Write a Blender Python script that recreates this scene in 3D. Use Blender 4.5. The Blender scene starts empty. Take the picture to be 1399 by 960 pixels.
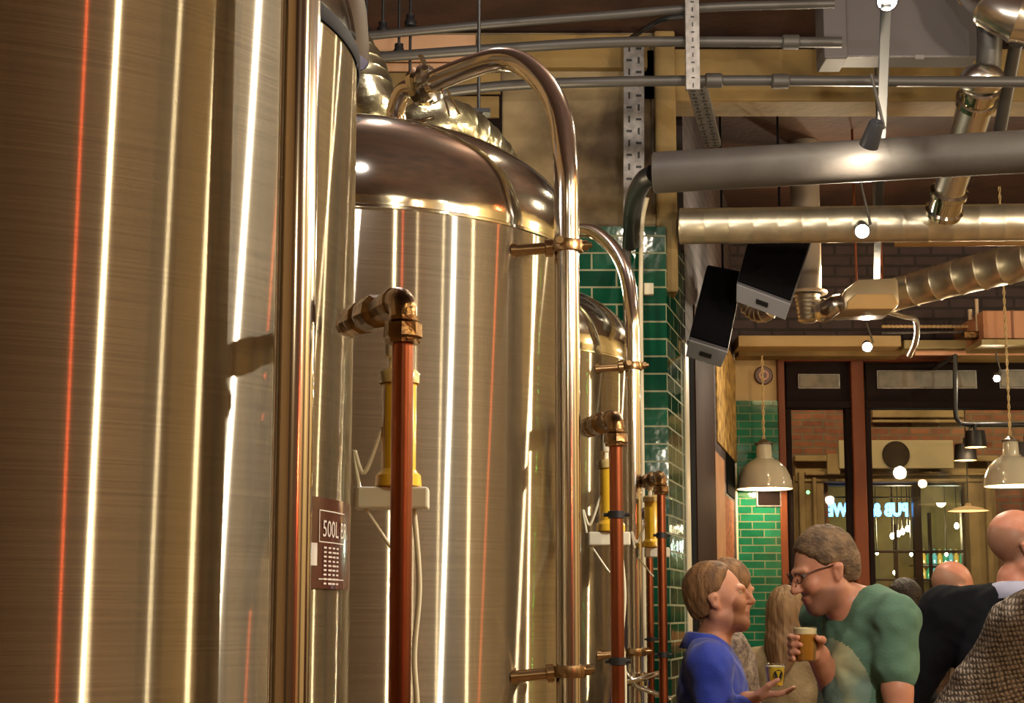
import bpy, bmesh, math, random
import numpy as np
from mathutils import Vector, Matrix, Euler
random.seed(7)
PI = math.pi
sc = bpy.context.scene
COL = sc.collection

# ------------------------------------------------------------------ camera
F = 2200.0; TH = math.radians(8.0); CX, CY = 699.5, 529.0
CAM = Vector((0, 0, 1.5))
cd = bpy.data.cameras.new('camera'); cam = bpy.data.objects.new('camera', cd); COL.objects.link(cam)
cam.location = CAM; cam.rotation_euler = (PI/2 + TH, 0, 0)
cd.sensor_width = 36; cd.lens = F/1399*36; cd.shift_y = 49/1399; cd.clip_start = 0.05
sc.camera = cam
ct, st = math.cos(TH), math.sin(TH)
def W(px, py, d):
    """world point seen at photo pixel (px,py) at depth Y=d"""
    dx = (px - CX)/F; dy = -(py - CY)/F
    y = ct - dy*st; z = st + dy*ct
    return Vector((dx/y*d, d, 1.5 + z/y*d))

# ------------------------------------------------------------------ materials
MATS = {}
def nt_of(name):
    m = bpy.data.materials.new(name); m.use_nodes = True
    return m, m.node_tree.nodes, m.node_tree.links
def pm(name, col, rough=.5, metal=0., col2=None, nscale=8., nstretch=(1, 1, 1), bump=0., bscale=60., emit=None, estr=0., trans=0., coat=0., spec=.5, ior=1.45, sheen=0., detail=6, lo=.35, hi=.65, alpha=1.):
    if name in MATS: return MATS[name]
    m, N, L = nt_of(name)
    b = N['Principled BSDF']
    b.inputs['Base Color'].default_value = (*col, 1); b.inputs['Roughness'].default_value = rough
    b.inputs['Metallic'].default_value = metal; b.inputs['Coat Weight'].default_value = coat
    b.inputs['Transmission Weight'].default_value = trans; b.inputs['IOR'].default_value = ior
    b.inputs['Specular IOR Level'].default_value = spec
    b.inputs['Sheen Weight'].default_value = sheen
    b.inputs['Alpha'].default_value = alpha
    if emit: b.inputs['Emission Color'].default_value = (*emit, 1); b.inputs['Emission Strength'].default_value = estr
    tc = N.new('ShaderNodeTexCoord'); mp = N.new('ShaderNodeMapping'); mp.inputs['Scale'].default_value = nstretch
    L.new(tc.outputs['Object'], mp.inputs['Vector'])
    if col2:
        n = N.new('ShaderNodeTexNoise'); n.inputs['Scale'].default_value = nscale; n.inputs['Detail'].default_value = detail
        r = N.new('ShaderNodeValToRGB'); r.color_ramp.elements[0].position = lo; r.color_ramp.elements[1].position = hi
        r.color_ramp.elements[0].color = (*col, 1); r.color_ramp.elements[1].color = (*col2, 1)
        L.new(mp.outputs[0], n.inputs['Vector']); L.new(n.outputs['Fac'], r.inputs['Fac']); L.new(r.outputs[0], b.inputs['Base Color'])
    if bump:
        n = N.new('ShaderNodeTexNoise'); n.inputs['Scale'].default_value = bscale; n.inputs['Detail'].default_value = 5
        bp = N.new('ShaderNodeBump'); bp.inputs['Strength'].default_value = bump; bp.inputs['Distance'].default_value = .01
        L.new(mp.outputs[0], n.inputs['Vector']); L.new(n.outputs['Fac'], bp.inputs['Height']); L.new(bp.outputs[0], b.inputs['Normal'])
    MATS[name] = m
    return m
def brushed(name, col, rough, aniso, dirt=.25):
    m, N, L = nt_of(name)
    N.remove(N['Principled BSDF']); out = N['Material Output']
    g = N.new('ShaderNodeBsdfAnisotropic'); g.distribution = 'GGX'
    g.inputs['Roughness'].default_value = rough; g.inputs['Anisotropy'].default_value = aniso
    g.inputs['Rotation'].default_value = 0
    tg = N.new('ShaderNodeTangent'); tg.direction_type = 'RADIAL'; tg.axis = 'Z'
    L.new(tg.outputs[0], g.inputs['Tangent'])
    tc = N.new('ShaderNodeTexCoord'); mp = N.new('ShaderNodeMapping'); mp.inputs['Scale'].default_value = (3, 3, 260)
    n = N.new('ShaderNodeTexNoise'); n.inputs['Scale'].default_value = 1.6; n.inputs['Detail'].default_value = 5
    L.new(tc.outputs['Object'], mp.inputs['Vector']); L.new(mp.outputs[0], n.inputs['Vector'])
    r = N.new('ShaderNodeValToRGB'); r.color_ramp.elements[0].position = .3; r.color_ramp.elements[1].position = .72
    r.color_ramp.elements[0].color = (*[c*(1-dirt) for c in col], 1); r.color_ramp.elements[1].color = (*col, 1)
    L.new(n.outputs['Fac'], r.inputs['Fac'])
    L.new(r.outputs[0], g.inputs['Color'])
    # a second soft lobe: the sheet is not a perfect mirror across the brushing
    g2 = N.new('ShaderNodeBsdfAnisotropic'); g2.inputs['Roughness'].default_value = .62; g2.inputs['Anisotropy'].default_value = .45
    g2.inputs['Rotation'].default_value = 0; L.new(tg.outputs[0], g2.inputs['Tangent']); L.new(r.outputs[0], g2.inputs['Color'])
    mx = N.new('ShaderNodeMixShader'); mx.inputs[0].default_value = .12
    L.new(g.outputs[0], mx.inputs[1]); L.new(g2.outputs[0], mx.inputs[2]); L.new(mx.outputs[0], out.inputs['Surface'])
    MATS[name] = m
    return m
def brickmat(name, c1, c2, mortar, bw, bh, ms=.008, rough=.8, bump=.6, squash=1., gloss_mortar=.8, rowoff=.5, dirt=None):
    m, N, L = nt_of(name); b = N['Principled BSDF']
    tc = N.new('ShaderNodeTexCoord'); sp = N.new('ShaderNodeSeparateXYZ'); cb = N.new('ShaderNodeCombineXYZ')
    L.new(tc.outputs['Object'], sp.inputs[0]); L.new(sp.outputs['X'], cb.inputs['X']); L.new(sp.outputs['Z'], cb.inputs['Y'])
    br = N.new('ShaderNodeTexBrick'); br.inputs['Scale'].default_value = 1
    br.inputs['Brick Width'].default_value = bw; br.inputs['Row Height'].default_value = bh; br.inputs['Mortar Size'].default_value = ms
    br.inputs['Mortar Smooth'].default_value = .15; br.inputs['Bias'].default_value = 0
    br.inputs['Color1'].default_value = (*c1, 1); br.inputs['Color2'].default_value = (*c2, 1); br.inputs['Mortar'].default_value = (*mortar, 1)
    br.offset = rowoff
    L.new(cb.outputs[0], br.inputs['Vector'])
    n = N.new('ShaderNodeTexNoise'); n.inputs['Scale'].default_value = 9; n.inputs['Detail'].default_value = 5
    L.new(tc.outputs['Object'], n.inputs['Vector'])
    mx = N.new('ShaderNodeMix'); mx.data_type = 'RGBA'; mx.blend_type = 'MULTIPLY'; mx.inputs[0].default_value = .6
    rr = N.new('ShaderNodeValToRGB'); rr.color_ramp.elements[0].color = (*(dirt or (.45, .45, .45)), 1); rr.color_ramp.elements[0].position = .3; rr.color_ramp.elements[1].position = .65
    L.new(n.outputs['Fac'], rr.inputs[0]); L.new(br.outputs['Color'], mx.inputs[6]); L.new(rr.outputs[0], mx.inputs[7])
    L.new(mx.outputs[2], b.inputs['Base Color'])
    mr = N.new('ShaderNodeMapRange'); mr.inputs['To Min'].default_value = rough; mr.inputs['To Max'].default_value = gloss_mortar
    L.new(br.outputs['Fac'], mr.inputs['Value']); L.new(mr.outputs[0], b.inputs['Roughness'])
    inv = N.new('ShaderNodeMath'); inv.operation = 'SUBTRACT'; inv.inputs[0].default_value = 1; L.new(br.outputs['Fac'], inv.inputs[1])
    n2 = N.new('ShaderNodeTexNoise'); n2.inputs['Scale'].default_value = 14; L.new(tc.outputs['Object'], n2.inputs['Vector'])
    ad = N.new('ShaderNodeMath'); ad.operation = 'MULTIPLY_ADD'; ad.inputs[1].default_value = .35
    L.new(n2.outputs['Fac'], ad.inputs[0]); L.new(inv.outputs[0], ad.inputs[2])
    bp = N.new('ShaderNodeBump'); bp.inputs['Strength'].default_value = bump; bp.inputs['Distance'].default_value = .006
    L.new(ad.outputs[0], bp.inputs['Height']); L.new(bp.outputs[0], b.inputs['Normal'])
    MATS[name] = m
    return m

STEEL = brushed('brushed_steel', (.76, .68, .52), .29, .94)
POL = pm('polished_steel', (.62, .60, .50), .09, 1, bump=.06, bscale=14)
PIPE = pm('steel_tube', (.80, .76, .67), .13, 1)
BRASS = pm('aged_brass', (.24, .13, .045), .3, 1, col2=(.07, .04, .02), nscale=30, bump=.5, bscale=45)
COPPER = pm('copper', (.38, .12, .05), .34, 1, col2=(.18, .05, .022), nscale=10, nstretch=(1, 1, .25), bump=.1, bscale=30)
BLACK = pm('black_rubber', (.01, .01, .012), .45)
MATTEB = pm('matte_black', (.006, .006, .007), .95, spec=.04)
GASKET = pm('gasket', (.006, .006, .009), .6, spec=.15)
YEL = pm('pale_beer', (.95, .58, .03), .25, 0, col2=(.85, .45, .02), nscale=5, coat=.6)
WHITEP = pm('white_plastic', (.72, .66, .50), .4)
HOSE = pm('clear_hose', (.75, .68, .48), .25, coat=.5)
PANE = None
def mk_pane():
    m, N, L = nt_of('window_glass'); N.remove(N['Principled BSDF']); out = N['Material Output']
    t = N.new('ShaderNodeBsdfTransparent'); g = N.new('ShaderNodeBsdfGlossy'); g.inputs['Roughness'].default_value = .01
    fr = N.new('ShaderNodeFresnel'); fr.inputs[0].default_value = 1.5
    mx = N.new('ShaderNodeMixShader'); mul = N.new('ShaderNodeMath'); mul.operation = 'MULTIPLY_ADD'; mul.inputs[1].default_value = 1.6; mul.inputs[2].default_value = .05
    t.inputs[0].default_value = (.9, .92, .88, 1)
    mul.inputs[1].default_value = .7; mul.inputs[2].default_value = 0
    L.new(fr.outputs[0], mul.inputs[0]); L.new(mul.outputs[0], mx.inputs[0]); L.new(t.outputs[0], mx.inputs[1]); L.new(g.outputs[0], mx.inputs[2]); L.new(mx.outputs[0], out.inputs['Surface'])
    return m
PANE = mk_pane()
def mk_cup():
    m, N, L = nt_of('thin_clear_plastic'); N.remove(N['Principled BSDF']); out = N['Material Output']
    t = N.new('ShaderNodeBsdfTransparent'); g = N.new('ShaderNodeBsdfGlossy'); g.inputs['Roughness'].default_value = .08
    lw = N.new('ShaderNodeLayerWeight'); lw.inputs[0].default_value = .35
    mul = N.new('ShaderNodeMath'); mul.operation = 'MULTIPLY_ADD'; mul.inputs[1].default_value = .35; mul.inputs[2].default_value = .03
    mx = N.new('ShaderNodeMixShader'); t.inputs[0].default_value = (.96, .96, .93, 1)
    L.new(lw.outputs['Facing'], mul.inputs[0]); L.new(mul.outputs[0], mx.inputs[0]); L.new(t.outputs[0], mx.inputs[1]); L.new(g.outputs[0], mx.inputs[2]); L.new(mx.outputs[0], out.inputs['Surface'])
    return m
GLASS = mk_cup()
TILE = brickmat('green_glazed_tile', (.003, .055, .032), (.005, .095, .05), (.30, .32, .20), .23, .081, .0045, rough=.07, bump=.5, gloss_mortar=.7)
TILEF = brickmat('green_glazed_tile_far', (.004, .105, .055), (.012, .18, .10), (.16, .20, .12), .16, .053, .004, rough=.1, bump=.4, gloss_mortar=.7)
BRICK = brickmat('red_brick', (.20, .062, .032), (.30, .11, .055), (.16, .12, .08), .225, .075, .01, rough=.85)
BRICKD = brickmat('dark_painted_brick', (.07, .042, .045), (.05, .03, .034), (.03, .022, .022), .225, .075, .01, rough=.75)
BRICKW = brickmat('warm_brick', (.26, .15, .06), (.34, .21, .09), (.30, .22, .12), .225, .075, .01, rough=.85)
STONE = pm('sandstone', (.36, .25, .12), .85, col2=(.22, .145, .07), nscale=3, bump=.4)
CONC = pm('old_concrete', (.36, .28, .16), .9, col2=(.08, .055, .035), nscale=2.3, bump=.5, bscale=18, lo=.38, hi=.62)
OCHRE = pm('ochre_plaster', (.32, .215, .08), .85, col2=(.20, .14, .06), nscale=4, bump=.4, bscale=25)
CEIL = pm('red_brown_boards', (.085, .043, .033), .75, col2=(.045, .025, .022), nscale=3, bump=.5, bscale=30)
PINKP = pm('pale_pink_plaster', (.62, .38, .24), .8, col2=(.50, .30, .18), nscale=3)
BEIGE = pm('beige_plaster', (.52, .38, .20), .8, col2=(.42, .30, .15), nscale=2, bump=.2)
GREYP = pm('grey_conduit', (.075, .07, .066), .45, .3)
GREYD = pm('grey_insulated_pipe', (.088, .08, .073), .5, col2=(.065, .058, .054), nscale=4, bump=.1)
GALV = pm('galvanised_spiral_duct', (.78, .72, .56), .36, .9, col2=(.62, .57, .44), nscale=12)
GALVD = pm('galvanised_tray', (.27, .26, .26), .5, .8, col2=(.18, .17, .17), nscale=30)
CHROME = pm('chrome_duct', (.66, .64, .60), .24, 1)
WOODR = pm('red_brown_joinery', (.17, .05, .020), .45, col2=(.11, .032, .014), nscale=5, nstretch=(1, 1, .1), spec=.2)
DARKW = pm('dark_joinery', (.013, .008, .008), .7, spec=.08)
BOXG = pm('grey_trunking', (.10, .09, .095), .5)
SPK = pm('speaker_black', (.005, .005, .007), .85, spec=.1, bump=.25, bscale=400)
SPKC = pm('speaker_cabinet', (.10, .10, .12), .5)
ENAMEL = pm('cream_enamel', (.56, .53, .43), .12, coat=.8)
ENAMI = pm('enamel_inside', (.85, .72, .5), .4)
LAMPW = pm('lamp_filament', (1, .8, .5), .5, emit=(1, .80, .50), estr=60)
SPOTW = pm('spot_lens', (1, .9, .8), .5, emit=(1, .86, .66), estr=250)
FLOORM = pm('floor_boards', (.34, .22, .11), .5, col2=(.24, .15, .07), nscale=4, nstretch=(1, .15, 1))
PINKB = pm('pink_beige_cabinet', (.55, .27, .15), .6)
PAVE = pm('street_paving', (.12, .10, .08), .7, col2=(.08, .07, .06), nscale=5, bump=.3)
LEAF = pm('leaf_green', (.05, .16, .02), .5, col2=(.02, .07, .01), nscale=20)

# ------------------------------------------------------------------ mesh helpers
def mesh(name, verts, faces, mat, parent=None, smooth=True, mats=None, fmat=None):
    me = bpy.data.meshes.new(name)
    me.from_pydata([tuple(v) for v in verts], [], faces); me.update()
    if mats:
        for m_ in mats: me.materials.append(m_)
        if fmat is not None: me.polygons.foreach_set('material_index', fmat)
    elif mat: me.materials.append(mat)
    if smooth: me.polygons.foreach_set('use_smooth', [True]*len(me.polygons))
    o = bpy.data.objects.new(name, me); COL.objects.link(o)
    if parent: o.parent = parent
    return o
class MB:
    def __init__(s): s.v = []; s.f = []
    def add(s, v, f):
        n = len(s.v); s.v += [Vector(x) for x in v]; s.f += [[i + n for i in q] for q in f]; return s
    def box(s, a, b):
        x0, y0, z0 = a; x1, y1, z1 = b
        v = [(x0, y0, z0), (x1, y0, z0), (x1, y1, z0), (x0, y1, z0), (x0, y0, z1), (x1, y0, z1), (x1, y1, z1), (x0, y1, z1)]
        return s.add(v, [[0, 3, 2, 1], [4, 5, 6, 7], [0, 1, 5, 4], [1, 2, 6, 5], [2, 3, 7, 6], [3, 0, 4, 7]])
    def obox(s, c, ax, ay, az):
        c, ax, ay, az = map(Vector, (c, ax, ay, az))
        v = [c + i*ax + j*ay + k*az for k in (-1, 1) for (i, j) in ((-1, -1), (1, -1), (1, 1), (-1, 1))]
        return s.add(v, [[0, 3, 2, 1], [4, 5, 6, 7], [0, 1, 5, 4], [1, 2, 6, 5], [2, 3, 7, 6], [3, 0, 4, 7]])
    def tube(s, pts, r, n=20, caps=True, closed=False):
        pts = [Vector(p) for p in pts]; m = len(pts)
        rs = r if isinstance(r, (list, tuple)) else [r]*m
        T = []
        for i in range(m):
            if closed: t = pts[(i+1) % m] - pts[i-1]
            else: t = pts[min(i+1, m-1)] - pts[max(i-1, 0)]
            T.append(t.normalized())
        t = T[0]; u = t.orthogonal().normalized()
        base = len(s.v)
        for i in range(m):
            t = T[i]; u = (u - t*u.dot(t)).normalized(); w = t.cross(u)
            for k in range(n):
                a = 2*PI*k/n
                s.v.append(pts[i] + (u*math.cos(a) + w*math.sin(a))*rs[i])
        for i in range(m if closed else m-1):
            j = (i+1) % m
            for k in range(n):
                l = (k+1) % n
                s.f.append([base+i*n+k, base+i*n+l, base+j*n+l, base+j*n+k])
        if caps and not closed:
            s.f.append([base+k for k in range(n)][::-1]); s.f.append([base+(m-1)*n+k for k in range(n)])
        return s
    def lathe(s, prof, c=(0, 0, 0), n=48, axis=None, a0=0, a1=2*PI, cap=False):
        """prof: [(r, h)] around axis through c"""
        c = Vector(c); ax = Vector(axis or (0, 0, 1)).normalized()
        q = Vector((0, 0, 1)).rotation_difference(ax)
        base = len(s.v); full = abs(a1-a0-2*PI) < 1e-6; m = n if full else n+1
        for (r, h) in prof:
            for k in range(m):
                a = a0 + (a1-a0)*k/n
                s.v.append(c + q @ Vector((r*math.cos(a), r*math.sin(a), h)))
        for i in range(len(prof)-1):
            for k in range(n):
                l = (k+1) % m
                s.f.append([base+i*m+k, base+i*m+l, base+(i+1)*m+l, base+(i+1)*m+k])
        if cap:
            s.f.append([base+k for k in range(m)][::-1]); s.f.append([base+(len(prof)-1)*m+k for k in range(m)])
        return s
    def sphere(s, c, r, n=16, sq=(1, 1, 1)):
        c = Vector(c); base = len(s.v); h = n//2
        for i in range(1, h):
            a = PI*i/h
            for k in range(n):
                b = 2*PI*k/n
                s.v.append(c + Vector((math.sin(a)*math.cos(b)*r*sq[0], math.sin(a)*math.sin(b)*r*sq[1], math.cos(a)*r*sq[2])))
        t = len(s.v); s.v.append(c + Vector((0, 0, r*sq[2]))); s.v.append(c - Vector((0, 0, r*sq[2])))
        for i in range(h-2):
            for k in range(n):
                l = (k+1) % n
                s.f.append([base+i*n+k, base+(i+1)*n+k, base+(i+1)*n+l, base+i*n+l])
        for k in range(n):
            l = (k+1) % n
            s.f.append([t, base+k, base+l]); s.f.append([t+1, base+(h-2)*n+l, base+(h-2)*n+k])
        return s
    def prism(s, poly, d):
        """poly: list of Vectors (planar), extruded by vector d"""
        n = len(poly); poly = [Vector(p) for p in poly]; d = Vector(d)
        s.add(poly + [p + d for p in poly], [list(range(n))[::-1], list(range(n, 2*n))] + [[i, (i+1) % n, n+(i+1) % n, n+i] for i in range(n)])
        return s
    def build(s, name, mat, parent=None, smooth=False, bevel=0, origin=None, autos=None):
        off = Vector(origin) if origin is not None else Vector((0, 0, 0))
        o = mesh(name, [v - off for v in s.v], s.f, mat, parent, smooth)
        bm = bmesh.new(); bm.from_mesh(o.data)
        bmesh.ops.recalc_face_normals(bm, faces=bm.faces)
        if bevel: bmesh.ops.bevel(bm, geom=[e for e in bm.edges if len(e.link_faces) == 2 and e.calc_face_angle(0) > .5], offset=bevel, segments=2, affect='EDGES', profile=.5, clamp_overlap=True)
        if smooth or autos:
            lim = autos or .7
            for e in bm.edges:
                if len(e.link_faces) == 2: e.smooth = e.calc_face_angle(0) < lim
            for f_ in bm.faces: f_.smooth = True
        bm.to_mesh(o.data); bm.free()
        if origin is not None: o.location = off
        return o
def tag(o, label, cat, group=None, kind=None):
    o['label'] = label; o['category'] = cat
    if group: o['group'] = group
    if kind: o['kind'] = kind
    return o
def empty(name, loc, label, cat, group=None, rz=0):
    o = bpy.data.objects.new(name, None); COL.objects.link(o); o.empty_display_size = .1
    o.location = loc; o.rotation_euler = (0, 0, rz)
    return tag(o, label, cat, group)
def struct(o): o['kind'] = 'structure'; return o
def smoothpath(P, k=8):
    """Catmull-Rom through points"""
    P = [Vector(p) for p in P]; Q = [P[0]*2-P[1]] + P + [P[-1]*2-P[-2]]; out = []
    for i in range(1, len(Q)-2):
        a, b, c, d = Q[i-1:i+3]
        for j in range(k):
            t = j/k
            out.append(.5*((2*b) + (c-a)*t + (2*a-5*b+4*c-d)*t*t + (3*b-a-3*c+d)*t**3))
    out.append(P[-1]); return out
def rel(P, root): return [Vector(p) - Vector(root) for p in P]
def text_mesh(txt, size, bevel=0., fill=True, extrude=0.):
    cu = bpy.data.curves.new('t', 'FONT'); cu.body = txt; cu.size = size; cu.extrude = extrude
    cu.bevel_depth = bevel; cu.resolution_u = 3
    if not fill: cu.fill_mode = 'NONE'
    o = bpy.data.objects.new('t', cu); COL.objects.link(o)
    bpy.context.view_layer.update(); dg = bpy.context.evaluated_depsgraph_get()
    me = o.evaluated_get(dg).to_mesh()
    v = [x.co.copy() for x in me.vertices]; f = [list(p.vertices) for p in me.polygons]
    o.evaluated_get(dg).to_mesh_clear(); bpy.data.objects.remove(o); bpy.data.curves.remove(cu)
    return v, f
def planbox(name, p0, p1, z0, z1, thick, mat, parent=None, bevel=0):
    """upright slab whose face runs p0->p1 (its front), thickness goes behind (left of direction)"""
    p0 = Vector((*p0, 0)); p1 = Vector((*p1, 0)); L = (p1-p0).length
    o = MB().box((0, 0, z0), (L, thick, z1)).build(name, mat, parent, bevel=bevel)
    o.location = (p0.x, p0.y, 0); o.rotation_euler = (0, 0, math.atan2(p1.y-p0.y, p1.x-p0.x))
    return o
def pxbox(px0, py0, px1, py1, d, thick, mb=None):
    a = W(px0, py1, d); b = W(px1, py0, d)
    mb = mb or MB(); mb.box((a.x, d, a.z), (b.x, d+thick, b.z)); return mb

# ------------------------------------------------------------------ the room
ZC = W(700, 45, 7.4).z                       # ceiling height
YW = 11.0                                    # street wall
struct(MB().box((-2.6, -5.2, -.1), (5.8, YW+.3, 0)).build('floor', FLOORM))
struct(MB().box((-2.6, -5.2, ZC), (5.8, YW+.3, ZC+.15)).build('ceiling', CEIL))
struct(planbox('wall_left', (-1.9, -5.2), (-1.9, 7.4), 0, ZC, .2, BRICKW))
GOLDW = pm('golden_plaster', (.60, .44, .22), .8, col2=(.48, .34, .16), nscale=1.5)
struct(planbox('wall_rear', (-2.6, -5.2), (5.8, -5.2), 0, ZC, -.2, pm('brown_plaster', (.20, .115, .045), .85, col2=(.13, .075, .03), nscale=1.5)))
struct(planbox('wall_right', (5.8, -5.2), (5.8, YW+.3), 0, ZC, -.2, GOLDW))
zt = W(850, 315, 7.4).z
xw = W(907, 315, 7.4).x
struct(planbox('wall_back', (-1.9, 7.4), (W(897, 200, 7.4).x, 7.4), 0, ZC, .2, CONC))
struct(planbox('wall_side', (xw+.05, 7.7), (1.35, YW+.2), 0, ZC, .2, CONC))
# unseen dark panels, added to put dark bands into the steel reflections
PANELW = pm('reflection_panel_oak', (.09, .05, .025), .5, col2=(.05, .03, .015), nscale=3, nstretch=(1, 1, .15))
for i, (y0, y1, z1) in enumerate(((-4.6, -3.4, 3.3), (-.9, .1, 3.1), (3.3, 4.1, 3.2))):
    o = MB().box((5.7, y0, 0), (5.79, y1, z1)).build('reflection_panel', PANELW, bevel=.01)
    tag(o, ('dark oak panel added for reflections at the rear end of the right-hand wall', 'dark oak panel added for reflections in the middle of the right-hand wall', 'dark oak panel added for reflections nearest the street on the right-hand wall')[i], 'wall panel')
for i, (x0, x1, z1) in enumerate(((-2.0, -.5, 3.2), (1.4, 2.0, 3.2), (2.5, 5.7, 3.7))):
    o = MB().box((x0, -5.19, 0), (x1, -5.1, z1)).build('reflection_panel', PANELW, bevel=.01)
    tag(o, ('dark oak panel added for reflections on the rear wall, nearest the tanks', 'narrow dark oak panel added for reflections in the middle of the rear wall', 'dark oak panel added for reflections at the right end of the rear wall')[i], 'wall panel')
# tile cladding of the pier
bc = empty('tiled_pier', (xw, 7.38, 0), 'square pier clad in glossy green glazed brick tiles beside the tanks', 'pier')
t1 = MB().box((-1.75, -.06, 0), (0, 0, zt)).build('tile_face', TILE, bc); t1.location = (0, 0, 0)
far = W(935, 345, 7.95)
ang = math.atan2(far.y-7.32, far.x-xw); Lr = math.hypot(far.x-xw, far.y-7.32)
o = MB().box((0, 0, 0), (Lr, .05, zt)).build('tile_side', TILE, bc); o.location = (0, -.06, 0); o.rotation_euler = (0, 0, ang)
a = W(897, 315, 7.36); b = W(926, 315, 7.36)
o = MB().box((a.x-xw, -.02, zt-.3), (b.x-xw, .3, ZC-.001)).build('plaster_post', OCHRE, bc, bevel=.01)
# wooden post edge right of the pier top and small switch plate on the tiles
o = pxbox(880, 386, 893, 402, 7.28, .04).build('light_switch', WHITEP, bevel=.004)
tag(o, 'small cream switch plate on the green tiled pier', 'switch')
# beam and plaster bands
o = MB().box((.62, 7.4, W(1100, 138, 7.4).z), (5.7, 7.65, W(1100, 66, 7.4).z)).build('ceiling_beam', OCHRE, bevel=.01)
tag(o, 'ochre plastered ceiling beam running right from the pier', 'beam')
o = MB().box((.62, 7.68, W(1100, 78, 7.4).z), (5.7, 7.9, ZC)).build('roof_joist', CEIL, bevel=.01)
tag(o, 'dark red-brown joist above the ochre beam', 'joist')
n = 1
for (a, b, c, d_, m) in ((500, 47, 650, 84, PINKP), (500, 86, 662, 97, PINKP), (500, 99, 684, 128, OCHRE), (655, 47, 884, 92, OCHRE), (500, 131, 682, 160, OCHRE)):
    o = pxbox(a, b, c, d_, 7.34, .06).build('trim_%d' % n, m, bevel=.004); struct(o); n += 1
o = pxbox(500, 70, 662, 73, 7.33, .02).build('trim_%d' % n, CEIL); struct(o); n += 1
o = pxbox(648, 118, 686, 200, 7.36, .05).build('niche_panel', DARKW, bevel=.004)  # niche shade put into the colour of a flat panel
tag(o, 'flat dark panel standing for the niche in the concrete wall above the second tank', 'hatch')

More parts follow.
